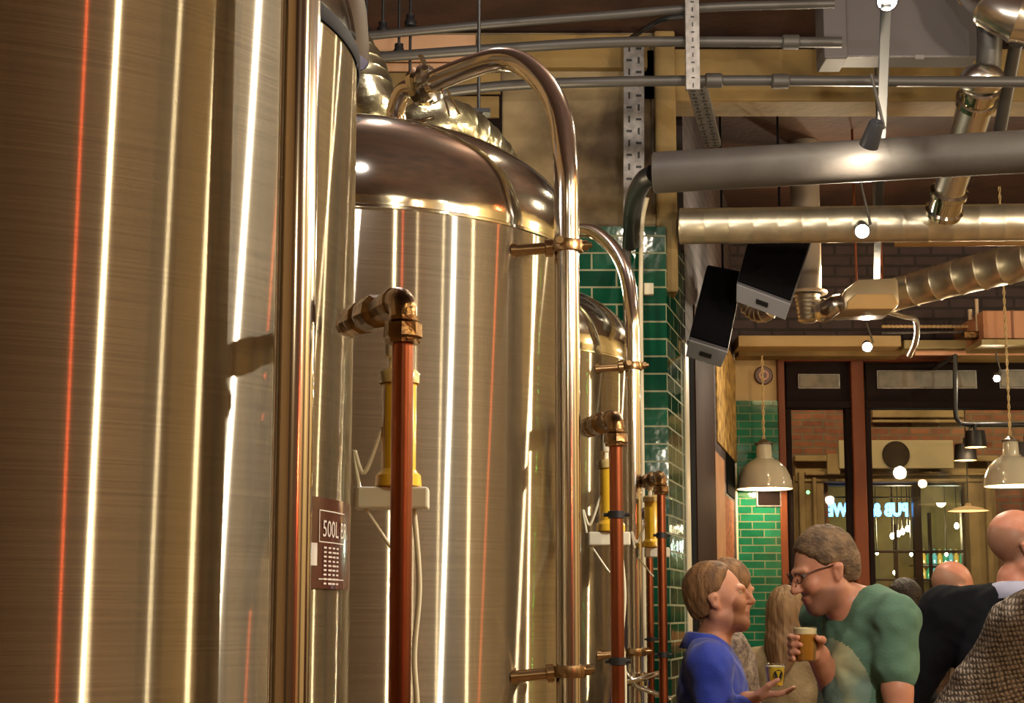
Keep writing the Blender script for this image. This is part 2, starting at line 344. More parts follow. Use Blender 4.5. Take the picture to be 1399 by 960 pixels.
# ------------------------------------------------------------------ fermentation tanks
R = .55
T = {1: Vector((-.785, 2.325, 0)), 2: Vector((-.404, 3.555, 0)), 3: Vector((-.152, 5.15, 0)), 4: Vector((-.07, 6.60, 0))}
ZR = W(450, 281, 3.005).z                     # rim of the cylinder
HD = .275; ZR0 = ZR
NE = 2.5
def dome_z(r): return ZR + .015 + HD*max(0, 1-(r/R)**NE)**(1/NE)
c2 = T[2]
_arch_px = [(582, 116), (641, 92), (683, 81), (714, 88), (745, 117), (765, 160), (773, 226), (774, 300)]
ds = [3.50, 3.44, 3.40, 3.36, 3.30, 3.24, 3.20, 3.20]
ARCH = [W(px, py, d) - c2 for (px, py), d in zip(_arch_px, ds)]
PX = ARCH[-1].x; PY = ARCH[-1].y
def tank(k, label, clamp_hi=True, lab=False):
    ZR = ZR0 + (.042 if k == 1 else 0)
    def dome_z(r): return ZR + .015 + HD*max(0, 1-(r/R)**NE)**(1/NE)
    root = empty('fermentation_tank', T[k], label, 'tank', 'row of steel fermentation tanks')
    MB().lathe([(R, .42), (R, .5), (R, 1.0), (R, 1.6), (R, ZR)], n=160).build('body', STEEL, root, smooth=True)
    if k == 1: MB().lathe([(R+.003, ZR), (R+.005, ZR+.003), (R+.005, ZR+.022), (R+.001, ZR+.026)], n=128).build('rim_gasket', GASKET, root, smooth=True)
    else: MB().lathe([(R, ZR), (R+.003, ZR+.002), (R+.003, ZR+.007), (R, ZR+.009)], n=128).build('rim_band', POL, root, smooth=True)
    prof = [(R-.001, ZR+.001), (R-.001, ZR+.015)] + [(R*math.cos(a)**(2/NE), ZR+.015+HD*math.sin(a)**(2/NE)) for a in [PI/2*(i/44)**1.3 for i in range(1, 44)]] + [(.001, ZR+.015+HD)]
    MB().lathe(prof, n=128).build('dome', POL, root, smooth=True)
    MB().lathe([(.001, .18), (.15, .19), (.4, .30), (R, .42)], n=64).build('base_dish', POL, root, smooth=True)
    for i in range(4):
        a = PI/4 + i*PI/2
        p = Vector((.42*math.cos(a), .42*math.sin(a), 0))
        MB().tube([p + Vector((0, 0, .0)), p + Vector((0, 0, .012)), p + Vector((0, 0, .013)), p + Vector((0, 0, .45))], [.06, .06, .03, .03], 16).build('leg', PIPE, root, smooth=True)
    rp = .0255 if k != 3 else .0225
    path = smoothpath(ARCH, 10) + [Vector((PX, PY, z)) for z in (2.1, 1.9, 1.5, 1.2, .8, .3)]
    arch = MB().tube(path, rp, 32).build('wash_pipe', PIPE, root, smooth=True)
    # tri-clamp joint and elbow down to the dome outlet
    a0, a1 = ARCH[0], (ARCH[0] - ARCH[1]).normalized()
    cl = MB().lathe([(.024, -.026), (.044, -.022), (.047, -.010), (.038, -.006), (.038, .002), (.047, .006), (.044, .020), (.024, .026)], a0 + a1*.006, 24, a1, cap=True)
    cl.tube([a0 + Vector((0, -.045, .02)), a0 + Vector((0, -.05, .02)), a0 + Vector((.0, -.055, .022))], .008, 10)
    cl.tube([a0 + Vector((0, -.03, .035)), a0 + Vector((-.012, -.03, .06))], .006, 8)
    cl.build('clamp_ring', POL, root, smooth=True)
    out = W(543, 190, 3.56) - c2
    out = Vector((out.x, out.y, dome_z(math.hypot(out.x, out.y)) - .01))
    el = smoothpath([a0 + a1*.02, W(552, 124, 3.53) - c2, W(541, 150, 3.55) - c2, Vector((out.x, out.y, out.z+.06)), out], 6)
    MB().tube(el, .021, 24).build('outlet_elbow', PIPE, root, smooth=True)
    fl = MB().lathe([(.03, 0), (.052, .004), (.052, .018), (.03, .022), (.03, .036), (.046, .040), (.046, .054), (.028, .060)], out - Vector((0, 0, .005)), 28, cap=True)
    fl.build('outlet_flange', POL, root, smooth=True)
    MB().tube([out + Vector((.03, -.045, .045)), out + Vector((.06, -.05, .05)), out + Vector((.085, -.05, .058))], [.009, .007, .005], 10).build('flange_lever', POL, root, smooth=True)
    MB().lathe([(.022, 0), (.022, .03), (.028, .032), (.028, .05), (.012, .055), (.010, .075)], Vector((out.x-.05, out.y-.03, dome_z(.1)-.02)), 20, cap=True).build('relief_valve', POL, root, smooth=True)
    # tag loop hanging below the arch
    q = ARCH[0].lerp(ARCH[1], .35) - Vector((0, 0, rp))
    s_ = q + Vector((.002, -.005, 0)); e = q + Vector((.02, -.005, -.062)); w = Vector((.022, 0, .004))
    MB().tube([s_, e, e + w, s_ + Vector((.012, 0, .0))], .0028, 8).build('clip_loop', POL, root, smooth=True)
    # pipe brackets to the tank wall
    zs = ([W(760, 337, 3.2).z] if clamp_hi else []) + ([1.5 - .112] if k > 1 else [])
    for z in zs:
        pp = Vector((PX, PY, z)); u = Vector((PX, PY, 0)).normalized()
        u2 = Vector((PX-.10, PY-.02, 0)).normalized()
        ws = Vector((u2.x*(R-.01), u2.y*(R-.01), z-.01))
        dv = (pp - ws).normalized()
        b = MB().tube([ws, ws + dv*.012, ws + dv*.0121, pp - dv*.045, pp - dv*.044, pp - dv*.03], [.017, .017, .012, .012, .019, .019], 16)
        b.lathe([(rp, -.012), (rp+.008, -.011), (rp+.010, 0), (rp+.008, .011), (rp, .012)], pp, 28)
        pe = Vector((dv.y, -dv.x, 0)); 
        b.tube([pp - pe*(rp+.006) - Vector((0, .012, 0)), pp - pe*(rp+.006) + Vector((0, .012, 0))], .009, 10)
        b.tube([pp + dv*(rp), pp + dv*(rp+.018)], .011, 12); b.tube([pp + dv*(rp+.016), pp + dv*(rp+.026)], .006, 10)
        b.tube([pp - Vector((rp*.6, rp+.01, -.004)), pp - Vector((rp*.6, rp+.022, -.004))], .008, 10)
        b.build('pipe_bracket', pm('bracket_bronze', (.34, .22, .11), .28, 1), root, smooth=True)
    if k in (3,):
        z = 1.5 - .19; pp = Vector((PX, PY, z))
        b = MB().lathe([(rp, -.02), (rp+.018, -.018), (rp+.018, -.004), (rp+.006, 0), (rp+.018, .004), (rp+.018, .018), (rp, .02)], pp, 28)
        b.tube([pp - Vector((.05, .03, .01)), pp + Vector((.0, -.04, .0)), pp + Vector((.07, -.03, .02))], .008, 10)
        b.tube([pp - Vector((.045, .03, -.04)), pp + Vector((.0, -.04, -.02)), pp + Vector((.10, -.05, -.055))], .007, 10)
        b.build('pipe_union', POL, root, smooth=True)
    return root
tk1 = tank(1, 'largest brushed steel tank filling the left side of the picture', clamp_hi=False, lab=True)
tk2 = tank(2, 'domed brushed steel tank in the middle, its arched steel pipe fully in view')
tk3 = tank(3, 'brushed steel tank partly hidden behind the middle tank, third in the row')
tk4 = tank(4, 'farthest steel tank against the green tiles, only its arched pipe showing')

# label on the first tank
def cyl_angle(px, k):
    dx, dy = (px-CX)/F, 1.0; n_ = math.hypot(dx, dy); dx /= n_; dy /= n_
    C = T[k]; b = -(C.x*dx+C.y*dy); c = C.x**2+C.y**2-R*R; t = -b-math.sqrt(b*b-c)
    P = (t*dx, t*dy); return math.atan2(P[1]-C.y, P[0]-C.x), P[1]
aL, yL = cyl_angle(415, 1); aR, yR = cyl_angle(476, 1)
zT = W(440, 676, yL).z; zB = W(440, 803, yL).z
def cylpatch(a0, a1, z0, z1, r, n_=16, t=.0015):
    mb = MB(); v = []; 
    for i in range(n_+1):
        a = a0+(a1-a0)*i/n_
        v += [Vector((r*math.cos(a), r*math.sin(a), z0)), Vector((r*math.cos(a), r*math.sin(a), z1)), Vector(((r-t)*math.cos(a), (r-t)*math.sin(a), z0)), Vector(((r-t)*math.cos(a), (r-t)*math.sin(a), z1))]
    f = []
    for i in range(n_):
        o = i*4; f += [[o, o+4, o+5, o+1], [o+2, o+3, o+7, o+6], [o, o+2, o+6, o+4], [o+1, o+5, o+7, o+3]]
    return mb.add(v, f)
lb = cylpatch(aL, aR, zB, zT, R+.003, 20, .0028).build('tank_label', pm('label_maroon', (.055, .010, .012), .16, coat=.6), tk1, smooth=True)
INK = pm('label_ink', (.62, .56, .48), .4)
ink = MB(); s1 = aR-aL
def onlab(v, f, a_start, z0, r=R+.0042):
    for p in v: pass
    vv = [Vector((r*math.cos(a_start + p.x/R), r*math.sin(a_start + p.x/R), z0 + p.y)) for p in v]
    ink.add(vv, f)
v, f = text_mesh('500L BR', .032); onlab(v, f, aL+.09, zT-.052)
for i in range(9):
    L_ = .05 + .03*((i*37) % 5)/5
    for j in range(4):
        x0 = .10 + j*.03; ink.add([Vector(((R+.0042)*math.cos(aL+x), (R+.0042)*math.sin(aL+x), z)) for (x, z) in
            ((x0, zT-.068-i*.006), (x0+.022+.004*((i*j) % 3 - 1), zT-.068-i*.006), (x0+.022+.004*((i*j) % 3 - 1), zT-.0655-i*.006), (x0, zT-.0655-i*.006))], [[0, 1, 2, 3]])
for (a_, b_, z0, z1) in ((.07, .26, zT-.018, zT-.0165), (.07, .26, zT-.060, zT-.0585), (.07, .26, zB+.012, zB+.0135), (.07, .073, zT-.06, zT-.0165), (.0, .06, zB+.03, zB+.06)):
    ink.add([Vector(((R+.0042)*math.cos(aL+x), (R+.0042)*math.sin(aL+x), z)) for (x, z) in ((a_, z0), ((a_+b_)/2, z0), (b_, z0), (b_, z1), ((a_+b_)/2, z1), (a_, z1))], [[0, 1, 4, 5], [1, 2, 3, 4]])
ink.build('label_print', INK, lb)

# copper pipes with brass fittings
def copper(S, C, r, label, bands=(), cold=False):
    root = empty('copper_pipe', (C.x, C.y, 0), label, 'pipe', 'copper pipes dropping beside the tanks')
    C = C.copy(); S = S.copy(); O = Vector((C.x, C.y, 0)); S.z = C.z
    MB().tube([Vector((0, 0, z)) for z in (0.002, .6, 1.2, C.z-r*3.2)], r, 28).build('copper_tube', COPPER, root, smooth=True)
    a = S-O; c = C-O; dv = (c-a).normalized(); L = (c-a).length
    pr = [(r*1.15, 0), (r*1.5, .01*L), (r*1.5, .05*L), (r*1.15, .07*L)]
    h = [0.10, .13, .30, .33, .36, .40, .56, .60]
    rr_ = [1.15, 1.65, 1.65, 1.25, 1.5, 1.7, 1.7, 1.2]
    pr = [(r*1.2, 0)] + [(r*q, L*x) for q, x in zip(rr_, h)] + [(r*1.25, .74*L), (r*1.45, .78*L), (r*1.45, .88*L), (r*1.15, .9*L)]
    MB().lathe(pr, a, 10 if not cold else 12, dv, cap=True).build('brass_union', BRASS, root, smooth=True, autos=.4)
    q = Vector((0, 0, -1)); path = [c - dv*r*2.0]
    for i in range(7):
        t = PI/2*i/6; path.append(c - dv*r*1.3*(1-math.sin(t)) + q*r*1.3*(1-math.cos(t)) )
    path.append(c + q*r*2.0)
    MB().tube(path, r*1.28, 24).build('brass_elbow', BRASS, root, smooth=True)
    z = c.z
    MB().lathe([(r*1.2, z-r*1.6), (r*1.45, z-r*1.7), (r*1.45, z-r*2.1), (r*1.35, z-r*2.2), (r*1.75, z-r*2.4), (r*1.8, z-r*3.6), (r*1.6, z-r*3.8), (r*1.55, z-r*4.2), (r*1.0, z-r*4.25)], (0, 0, 0), 8, cap=True).build('compression_nut', BRASS, root, smooth=True, autos=.4)
    for zb in bands:
        MB().lathe([(r, zb-.008), (r*1.25, zb-.007), (r*1.25, zb+.007), (r, zb+.008)], (0, 0, 0), 24).tube([(-r*1.9, 0, zb), (r*1.9, 0, zb)], r*.3, 8).build('pipe_clip', BLACK, root, smooth=True)
    return root
copper(W(474, 410, 2.19), W(551, 408, 2.0), .0137, 'nearest copper pipe, running down from a brass elbow beside the largest tank')
copper(W(799, 570, 3.44), W(841, 571, 3.25), .0137, 'copper pipe with brass elbow beside the middle tank, in front of its neighbour', bands=(W(840, 703, 3.25).z, W(840, 903, 3.25).z))
copper(W(879, 649, 4.85), W(903, 650, 4.62), .0128, 'thin copper pipe and dark elbow against the green tiles', bands=(W(903, 731, 4.62).z, W(903, 894, 4.62).z))
copper(W(876, 696, 6.3), W(887, 697, 6.0), .0125, 'farthest copper pipe, half hidden behind a steel pipe', bands=(W(887, 873, 6.0).z,))

# sight glasses on white brackets
def sight(px, pt, pb, d, wpx, tcx, label, left=1, brl=30):
    C = W(px, pb, d); ztop = W(px, pt, d).z; r = wpx/2/F*d
    root = empty('sight_tube', (C.x, C.y, C.z-.03), label, 'sight tube', 'yellow sight tubes beside the copper pipes')
    h0 = .03; h1 = ztop - C.z + .03
    MB().lathe([(.001, h0), (r, h0+.001), (r, h1), (r*.92, h1+.004), (.001, h1+.004)], n=32).build('beer_column', YEL, root, smooth=True)
    MB().lathe([(r*1.15, h1-.012), (r*1.18, h1+.001), (r*1.02, h1+.006), (r*1.0, h1-.012)], n=32).build('collar', pm('amber_plastic', (.75, .55, .2), .2, coat=.5), root, smooth=True)
    MB().lathe([(r*1.0, h0+.02), (r*1.12, h0+.016), (r*1.3, h0+.012), (r*1.35, h0-.002), (r*1.0, h0-.004)], n=32, cap=True).build('base_cap', YEL, root, smooth=True)
    vv = MB().lathe([(r*.25, h1), (r*.25, h1+.022), (r*.42, h1+.023), (r*.48, h1+.026), (r*.48, h1+.055), (r*.40, h1+.06), (.001, h1+.061)], (-r*.35, 0, 0), 20)
    vv.build('vent_cap', WHITEP, root, smooth=True)
    MB().tube([(-r*.35+r*.45, 0, h1), (-r*.35+r*.45, 0, h1+.03)], r*.1, 8).build('vent_pin', PIPE, root, smooth=True)
    # bracket plate from the tank wall
    xl = W(px - brl, pb, d+.05) - C
    MB().box((xl.x, -r*.9, -.002), (r*1.75, r*.9, .026)).build('bracket', WHITEP, root, bevel=.003)
    hp = smoothpath([(-r*.9, -r*.3, h1-.07), (-r*1.9, -r*.4, h1-.13), (-r*2.5, -r*.4, h1*.42), (-r*2.2, -r*.4, .024)], 8)
    MB().tube(hp, r*.13, 10).build('hose', HOSE, root, smooth=True)
    MB().tube([(-r*1.8, -r*.4, -.002), (-r*.4, -r*.5, -.05), (-r*.1, -r*.5, -.058)], r*.10, 10).build('hose', HOSE, root, smooth=True)
    hp = smoothpath([(r*.9, 0, 0), (r*1.25, 0, -.1), (r*1.0, 0, -.19), (r*1.2, 0, -.28), (r*1.0, 0, -.5), (r*.2, 0, -.9), (0, 0, -C.z+.035)], 8)
    MB().tube(hp, r*.16, 10).build('hose', HOSE, root, smooth=True)
    return root
sight(544, 512, 662, 2.10, 48, 0, 'yellow sight tube on a cream bracket behind the nearest copper pipe', brl=54)
sight(834, 632, 724, 3.36, 30, 0, 'yellow sight tube behind the copper pipe of the middle tank', brl=32)
sight(893, 680, 746, 4.74, 24, 0, 'yellow sight tube in front of the green tiled pier', brl=14)
# ------------------------------------------------------------------ ceiling services
def pipe(name, P, r, mat, label, cat, group=None, n=20, sm=8):
    P = [Vector(p) for p in P]; O = P[len(P)//2].copy()
    path = smoothpath(rel(P, O), sm) if sm and len(P) > 2 else rel(P, O)
    o = MB().tube(path, r, n).build(name, mat, None, smooth=True); o.location = O
    return tag(o, label, cat, group)
def conduit(pts, rpx, label, couplers=()):
    P = [W(*p) for p in pts]; O = P[0].copy(); r = rpx/F*6.2
    root = empty('steel_conduit', O, label, 'conduit', 'grey conduits under the ceiling')
    MB().tube(smoothpath(rel(P, O), 8), r, 18).build('tube', GREYP, root, smooth=True)
    for (px, py, d) in couplers:
        q = W(px, py, d) - O; MB().tube([q - Vector((.035, 0, 0)), q - Vector((.03, 0, 0)), q + Vector((.03, 0, 0)), q + Vector((.035, 0, 0))], [r*1.1, r*1.4, r*1.4, r*1.1], 18).build('coupler', GREYP, root, smooth=True)
conduit([(480, 51, 6.3), (660, 34, 6.25), (830, 21, 6.2), (970, 10, 6.15), (1140, 5, 6.1)], 6.5, 'uppermost grey conduit close under the ceiling')
conduit([(505, 79, 6.3), (660, 68, 6.25), (830, 58, 6.2), (975, 57, 6.15), (1150, 58, 6.1)], 7.5, 'middle grey conduit with a coupler, between two others', couplers=((1080, 57.5, 6.12),))
conduit([(585, 129, 6.4), (690, 117, 6.35), (820, 112, 6.25), (980, 110, 6.2), (1200, 111, 6.1), (1430, 112, 6.0)], 7.5, 'lowest grey conduit, longest, crossing to the right edge', couplers=((1066, 111, 6.15), (975, 110, 6.2)))
for (px, yb, yk, lab) in ((500, 62, 48, 'leftmost thin threaded rod hanging from the ceiling'), (523, 46, 40, 'threaded rod holding the uppermost conduit'), (545, 76, 70, 'threaded rod with clamp on the middle conduit'), (560, 108, 30, 'longest thin rod, farthest right of the four at the left')):
    p = W(px, yb, 6.3); root = empty('threaded_rod', p, lab, 'rod', 'rods hanging from the ceiling')
    MB().tube([(0, 0, 0), (0, 0, ZC-p.z)], .006, 8).build('rod', BLACK, root, smooth=True)
    k = W(px, yk, 6.3).z - p.z; MB().lathe([(.008, k-.02), (.024, k-.018), (.026, k), (.018, k+.012), (.018, k+.03), (.008, k+.034)], n=10).build('nut', BLACK, root, smooth=True)
def strut(P0, P1, w, label, rows=2, mat=GALVD, n=None):
    P0, P1 = Vector(P0), Vector(P1); ax = (P1-P0); L = ax.length; az = ax.normalized()
    right = Vector((1, 0, 0)); right = (right - az*right.dot(az)).normalized(); back = az.cross(right)
    if back.y < 0: back = -back
    root = empty('perforated_channel', P0, label, 'cable channel', 'perforated steel channels')
    m = MB(); m.obox(az*L/2, right*w/2, back*.003, az*L/2); m.obox(az*L/2 - right*w/2 + back*.012, right*.002, back*.014, az*L/2); m.obox(az*L/2 + right*w/2 + back*.012, right*.002, back*.014, az*L/2)
    m.build('channel', mat, root)
    h = MB(); step = w*.62/ (1 if rows == 1 else 1.0); k = int(L/step)
    for i in range(k):
        for j in range(rows):
            x = 0 if rows == 1 else (j-.5)*w*.48
            big = (i+j) % 2
            c = az*(i+.5)*step + right*x - back*.0035
            h.obox(c, right*w*(.14 if big else .05), back*.0012, az*w*(.06 if big else .17))
    h.build('slots', BLACK, root)
    return root
strut(W(866, 302, 7.25), W(866, 50, 7.25), .092, 'wide vertical perforated cable tray on the concrete wall', 2)
strut(W(947, 122, 6.08), Vector((W(947, 60, 6.08).x, 6.08, ZC-.002)), .050, 'narrow perforated strut hanging in front of the conduits', 1)
strut(W(973, 200, 7.2), W(950, 112, 6.3), .075, 'slanting perforated tray running back under the ochre beam', 2)
pipe('flexible_cable', [W(858, 55, 6.5), W(880, 40, 6.3), W(905, 27, 6.2), W(935, 22, 6.15)], .011, BLACK, 'short black cable looping up to the conduits', 'cable')
# grey insulated pipe, its black elbow and risers
A, B = W(893, 236, 6.0), W(1430, 205, 5.7)
dv = (B-A).normalized(); root = empty('insulated_pipe', A, 'thick grey insulated pipe crossing the upper right of the picture', 'pipe')
MB().tube([Vector((0, 0, 0)), dv*.004, (B-A)*.5, (B-A)], [.074, .079, .079, .079], 40).build('lagging', GREYD, root, smooth=True)
MB().tube(smoothpath(rel([W(893, 238, 6.02), W(880, 246, 6.08), W(869, 266, 6.3), W(864, 292, 6.75), W(862, 332, 7.17)], A), 8), .038, 24).build('black_elbow', BLACK, root, smooth=True)
pipe('downpipe', [W(856, 330, 7.2), Vector((W(857, 330, 7.2).x, 7.2, 1.5)), Vector((W(857, 330, 7.2).x, 7.2, .01))], .020, GREYP, 'grey riser pipe on the tiles behind the arched tubes', 'pipe', sm=0)
pipe('thin_white_pipe', [W(884, 270, 7.1), W(878, 300, 7.15), W(876, 340, 7.2), W(876, 480, 7.2), Vector((W(876, 480, 7.2).x, 7.2, 1.0)), Vector((W(876, 480, 7.2).x, 7.2, .01))], .010, WHITEP, 'thin cream pipe running down the pier edge', 'pipe')
# ribbed ducts
def duct(name, P, r, pitch, mat, label, cat='duct', rib=.05, n=36, group=None, sm=10):
    P = [Vector(p) for p in P]; O = P[0].copy(); P = rel(P, O)
    Q = smoothpath(P, sm) if len(P) > 2 else P
    # resample
    seg = [0]
    for a, b in zip(Q, Q[1:]): seg.append(seg[-1] + (b-a).length)
    L = seg[-1]; out = []; rs = []
    rr = r if isinstance(r, (list, tuple)) else (r, r)
    def at(s):
        for i in range(len(Q)-1):
            if seg[i+1] >= s: return Q[i].lerp(Q[i+1], (s-seg[i])/max(1e-9, seg[i+1]-seg[i]))
        return Q[-1]
    k = max(1, int(L/pitch))
    for i in range(k):
        for u, b in ((0, 0), (.06, rib), (.12, 0), (.55, 0)):
            s = (i+u)*L/k; out.append(at(s)); rs.append((rr[0]+(rr[1]-rr[0])*s/L)*(1+b))
    out.append(Q[-1]); rs.append(rr[1])
    o = MB().tube(out, rs, n).build(name, mat, None, smooth=True); o.location = O
    return tag(o, label, cat, group)
duct('spiral_duct', [W(929, 309, 7.3), W(1440, 303, 7.0)], .083, .104, GALV, 'long horizontal spiral duct under the grey insulated pipe', rib=.02)
hp_ = pipe('horizontal_pipe', [W(1222, 331, 7.5), W(1430, 329, 7.35)], .022, pm('warm_tube', (.6, .42, .22), .35, .7), 'slim warm-coloured pipe directly below the long spiral duct', 'pipe', sm=0)
MB().tube([(-.02, .15, 0), (-.02, .15, ZC-hp_.location.z-.001)], .005, 8).tube([(-.02, .15, 0), (-.02, 0, 0)], .005, 8).build('hanger', GREYP, hp_, smooth=True)
duct('diagonal_duct', [W(1216, 404, 9.0), W(1300, 381, 8.75), W(1440, 346, 8.3)], (.092, .108), .135, GALV, 'diagonal spiral duct rising to the right from the fan unit', rib=.05)
# steel flue coming towards the viewer
root = empty('steel_flue', W(1342, 120, 6.3), 'polished steel flue with clamp rings, passing behind the insulated pipe', 'flue')
O = W(1342, 120, 6.3)
P = [W(1337, 128, 6.35), W(1318, 195, 6.6), W(1300, 250, 6.75), W(1291, 284, 6.85)]
MB().tube(rel(P, O), [.074, .071, .068, .066], 32).build('flue_tube', CHROME, root, smooth=True)
a, b = P[0]-O, (P[1]-P[0]).normalized()
MB().lathe([(.07, -.05), (.083, -.045), (.083, -.025), (.075, -.02), (.075, .02), (.086, .025), (.086, .05), (.07, .055)], a, 32, b).build('clamp_ring', POL, root, smooth=True)
a2, b2 = P[3]-O, (P[3]-P[2]).normalized()
MB().lathe([(.066, -.10), (.082, -.09), (.082, -.07), (.072, -.06), (.072, .0), (.083, .01), (.077, .035), (.05, .05), (.001, .055)], a2, 32, b2).build('clamp_ring', POL, root, smooth=True)
MB().sphere(a - b*.06 + Vector((0, 0, .01)), .088, 24, (1.05, 1, .8)).build('flue_elbow', CHROME, root, smooth=True)
MB().tube(rel([W(1350, 95, 6.35), W(1352, 60, 6.3), Vector((W(1352, 60, 6.3).x, 6.3, ZC-.001))], O), .050, 24).build('upper_stub', GREYP, root, smooth=True)
o = duct('flue_elbow_section', [W(1340, -20, 6.2), W(1362, 8, 6.15), W(1385, 22, 6.1), W(1425, 30, 6.1)], (.10, .095), .09, CHROME, 'chrome duct elbow in the top right corner', rib=.08)
pipe('slanted_pipe', [W(1388, 60, 6.7), W(1362, 200, 7.2)], .030, GREYP, 'dark slanting pipe right of the steel flue', 'pipe', sm=0)
# grey trunking box
root = empty('cable_trunking_box', W(1125, 78, 6.5), 'large flat grey box fixed to the ceiling above the lighting track', 'box')
O = W(1125, 78, 6.5); e = W(1338, 76, 6.5)
MB().box((.06, 0, 0), (e.x-O.x, .14, ZC-O.z-.001)).build('casing', BOXG, root, bevel=.01)
MB().box((0, -.02, -.012), (.10, .16, ZC-O.z-.01)).build('end_cap', BOXG, root, bevel=.008)
MB().box((.06, -.01, -.004), (e.x-O.x+.01, -.001, .003)).build('lower_lip', GALVD, root)
MB().box((.38, -.012, -.012), (.42, .0, .006)).build('clip', GALVD, root)
# lighting track with spotlights
A, B = W(1211, -15, 4.85), W(1197, 398, 9.6)
root = empty('lighting_track', A, 'long dark lighting track running away under the ceiling', 'lighting track')
d_ = B - A; MB().obox(d_/2, Vector((.018, 0, 0)), d_/2, Vector((0, 0, .016))).build('rail', pm('track_blue_grey', (.04, .05, .07), .6, 0, spec=.2), root, bevel=.002)
for t in (.06, .5, .94):
    q = d_*t; MB().tube([q + Vector((0, 0, .015)), q + Vector((0, 0, ZC-A.z-q.z-.001+0))], .006, 8).build('hanger', GREYP, root, smooth=True)
LIGHTS = []
def light(name, loc, watts, col=(1, .78, .52), r=.03, kind='POINT', rot=None, size=None, angle=None):
    l = bpy.data.lights.new(name, kind); l.energy = watts; l.color = col
    if kind in ('POINT', 'SPOT'): l.shadow_soft_size = r
    if kind == 'SPOT': l.spot_size = angle; l.spot_blend = .6
    o = bpy.data.objects.new(name, l); COL.objects.link(o); o.location = loc
    if rot is not None: o.rotation_euler = rot
    return o
def spot(px, py, d, label, aim, watts, lens=True, r=.034, up=.1, ang=150):
    p = W(px, py, d); root = empty('track_spotlight', p, label, 'spotlight', 'spotlights on the track')
    a = Vector(aim).normalized()
    MB().lathe([(.001, -.10), (r*.7, -.098), (r*.8, -.09), (r, -.02), (r*1.05, 0), (r*.92, 0), (r*.9, -.006)], (0, 0, 0), 24, a).build('lamp_head', pm('spot_grey', (.06, .065, .08), .35, .5), root, smooth=True)
    MB().lathe([(.001, -.004), (r*.85, -.005)], (0, 0, 0), 24, a).build('lens', SPOTW, root, smooth=True)
    MB().tube([-a*.05, -a*.05 + Vector((r*1.2, 0, .02)), -a*.05 + Vector((0, 0, up))], .006, 8).build('bracket', GREYP, root, smooth=True)
    q = Vector((0, 0, -1)).rotation_difference(a)
    light('spot_lamp', p + a*.02, watts, (1, .83, .6), .028, 'SPOT', q.to_euler(), angle=math.radians(ang))
spot(1212, 2, 4.95, 'nearest track spotlight, cut by the top edge of the picture', (-.1, -.8, -.75), 30)
spot(1187, 199, 5.62, 'small spotlight hanging just in front of the insulated pipe', (-.12, .5, -.5), 13, up=.22, ang=105)
spot(1178, 316, 7.0, 'bright spotlight over the long spiral duct', (-.15, -.9, -.5), 60, up=.22)
spot(1197, 410, 9.3, 'bright spotlight beside the hanging fan unit', (-.15, -.9, -.4), 70, up=.05)
spot(1185, 474, 10.2, 'smallest bright spotlight of the row, near the windows', (-.15, -.9, -.35), 40, up=.15)
spot(1362, 517, 10.5, 'single small spotlight in front of the right window top', (-.25, -.9, -.4), 14, r=.025, up=.16)
# fan unit
O = W(1184, 409, 8.95)
root = empty('extractor_fan_unit', O, 'rounded cream extractor fan box hanging from the ceiling', 'fan unit')
fm = pm('fan_casing', (.58, .48, .32), .25, .3, coat=.4)
w = (W(1221, 409, 8.95)-O).x
prof = [(-w*1.03, -.09), (-w*1.05, -.02), (-w*.95, .03), (-w*.5, .085), (w*.85, .095), (w*.95, .08), (w*.98, -.05), (w*.8, -.085)]
MB().prism([(x, -.15, z) for x, z in prof], (0, .32, 0)).build('casing', fm, root, bevel=.012, autos=.6)
MB().prism([(-w*.98, -.165, -.085), (-w*.92, -.165, -.04), (-w*.6, -.165, .0), (w*.75, -.165, .0), (w*.9, -.165, -.05), (w*.7, -.165, -.085)], (0, .02, 0)).build('front_cover', pm('amber_cover', (.75, .50, .22), .2, coat=.6), root, bevel=.005)
for x in (-w*.35, w*.6): MB().tube([(x, 0, .09), (x, 0, ZC-O.z-.001)], .007, 8).build('hanger', COPPER, root, smooth=True)
duct('inlet_duct', [W(1150, 414, 8.95), W(1139, 417, 8.93), W(1129, 424, 9.0), W(1124, 424, 9.3)], (.052, .07), .05, CHROME, 'short bent inlet duct on the left of the fan unit', rib=.04)
o = pipe('insulated_elbow_pipe', [W(1212, 425, 9.4), W(1235, 432, 9.5), W(1250, 436, 9.6), W(1253, 452, 9.7), W(1250, 470, 9.8), W(1243, 486, 9.9)], .017, pm('foil_wrap', (.4, .36, .3), .3, .8), 'thin foil wrapped pipe bending down beside the fan unit', 'pipe')
# trumpet duct and elbow below the speakers
O = W(1103, 400, 9.2)
root = empty('vertical_duct', O, 'upright flared ventilation duct right of the speakers', 'duct')
top = W(1106, 335, 9.2)-O
MB().lathe([(.085, ZC-O.z-.001), (.085, top.z), (.082, .02), (.088, .01)], (0, 0, 0), 32).build('upper_tube', pm('duct_grey_beige', (.32, .27, .22), .5, .3), root, smooth=True)
MB().lathe([(.08, -.006), (.115, -.008), (.118, .0), (.115, .008), (.08, .010)], (0, 0, 0), 36).build('flange', pm('flange_cream', (.62, .47, .32), .4), root, smooth=True)
pr = []
for i in range(7): z = -.01 - i*.024; pr += [(.072-.003*i, z), (.076-.003*i, z-.006), (.072-.003*i, z-.012)]
MB().lathe(pr + [(.04, -.175), (.001, -.178)], (0, 0, 0), 32).build('lower_bellows', GALV, root, smooth=True)
duct('ribbed_elbow', [W(1018, 405, 8.9), W(1022, 418, 8.9), W(1036, 428, 8.85), W(1050, 424, 8.8), W(1056, 405, 8.8)], (.045, .052), .03, GALV, 'short ribbed duct elbow peeping out beneath the right speaker', rib=.08)
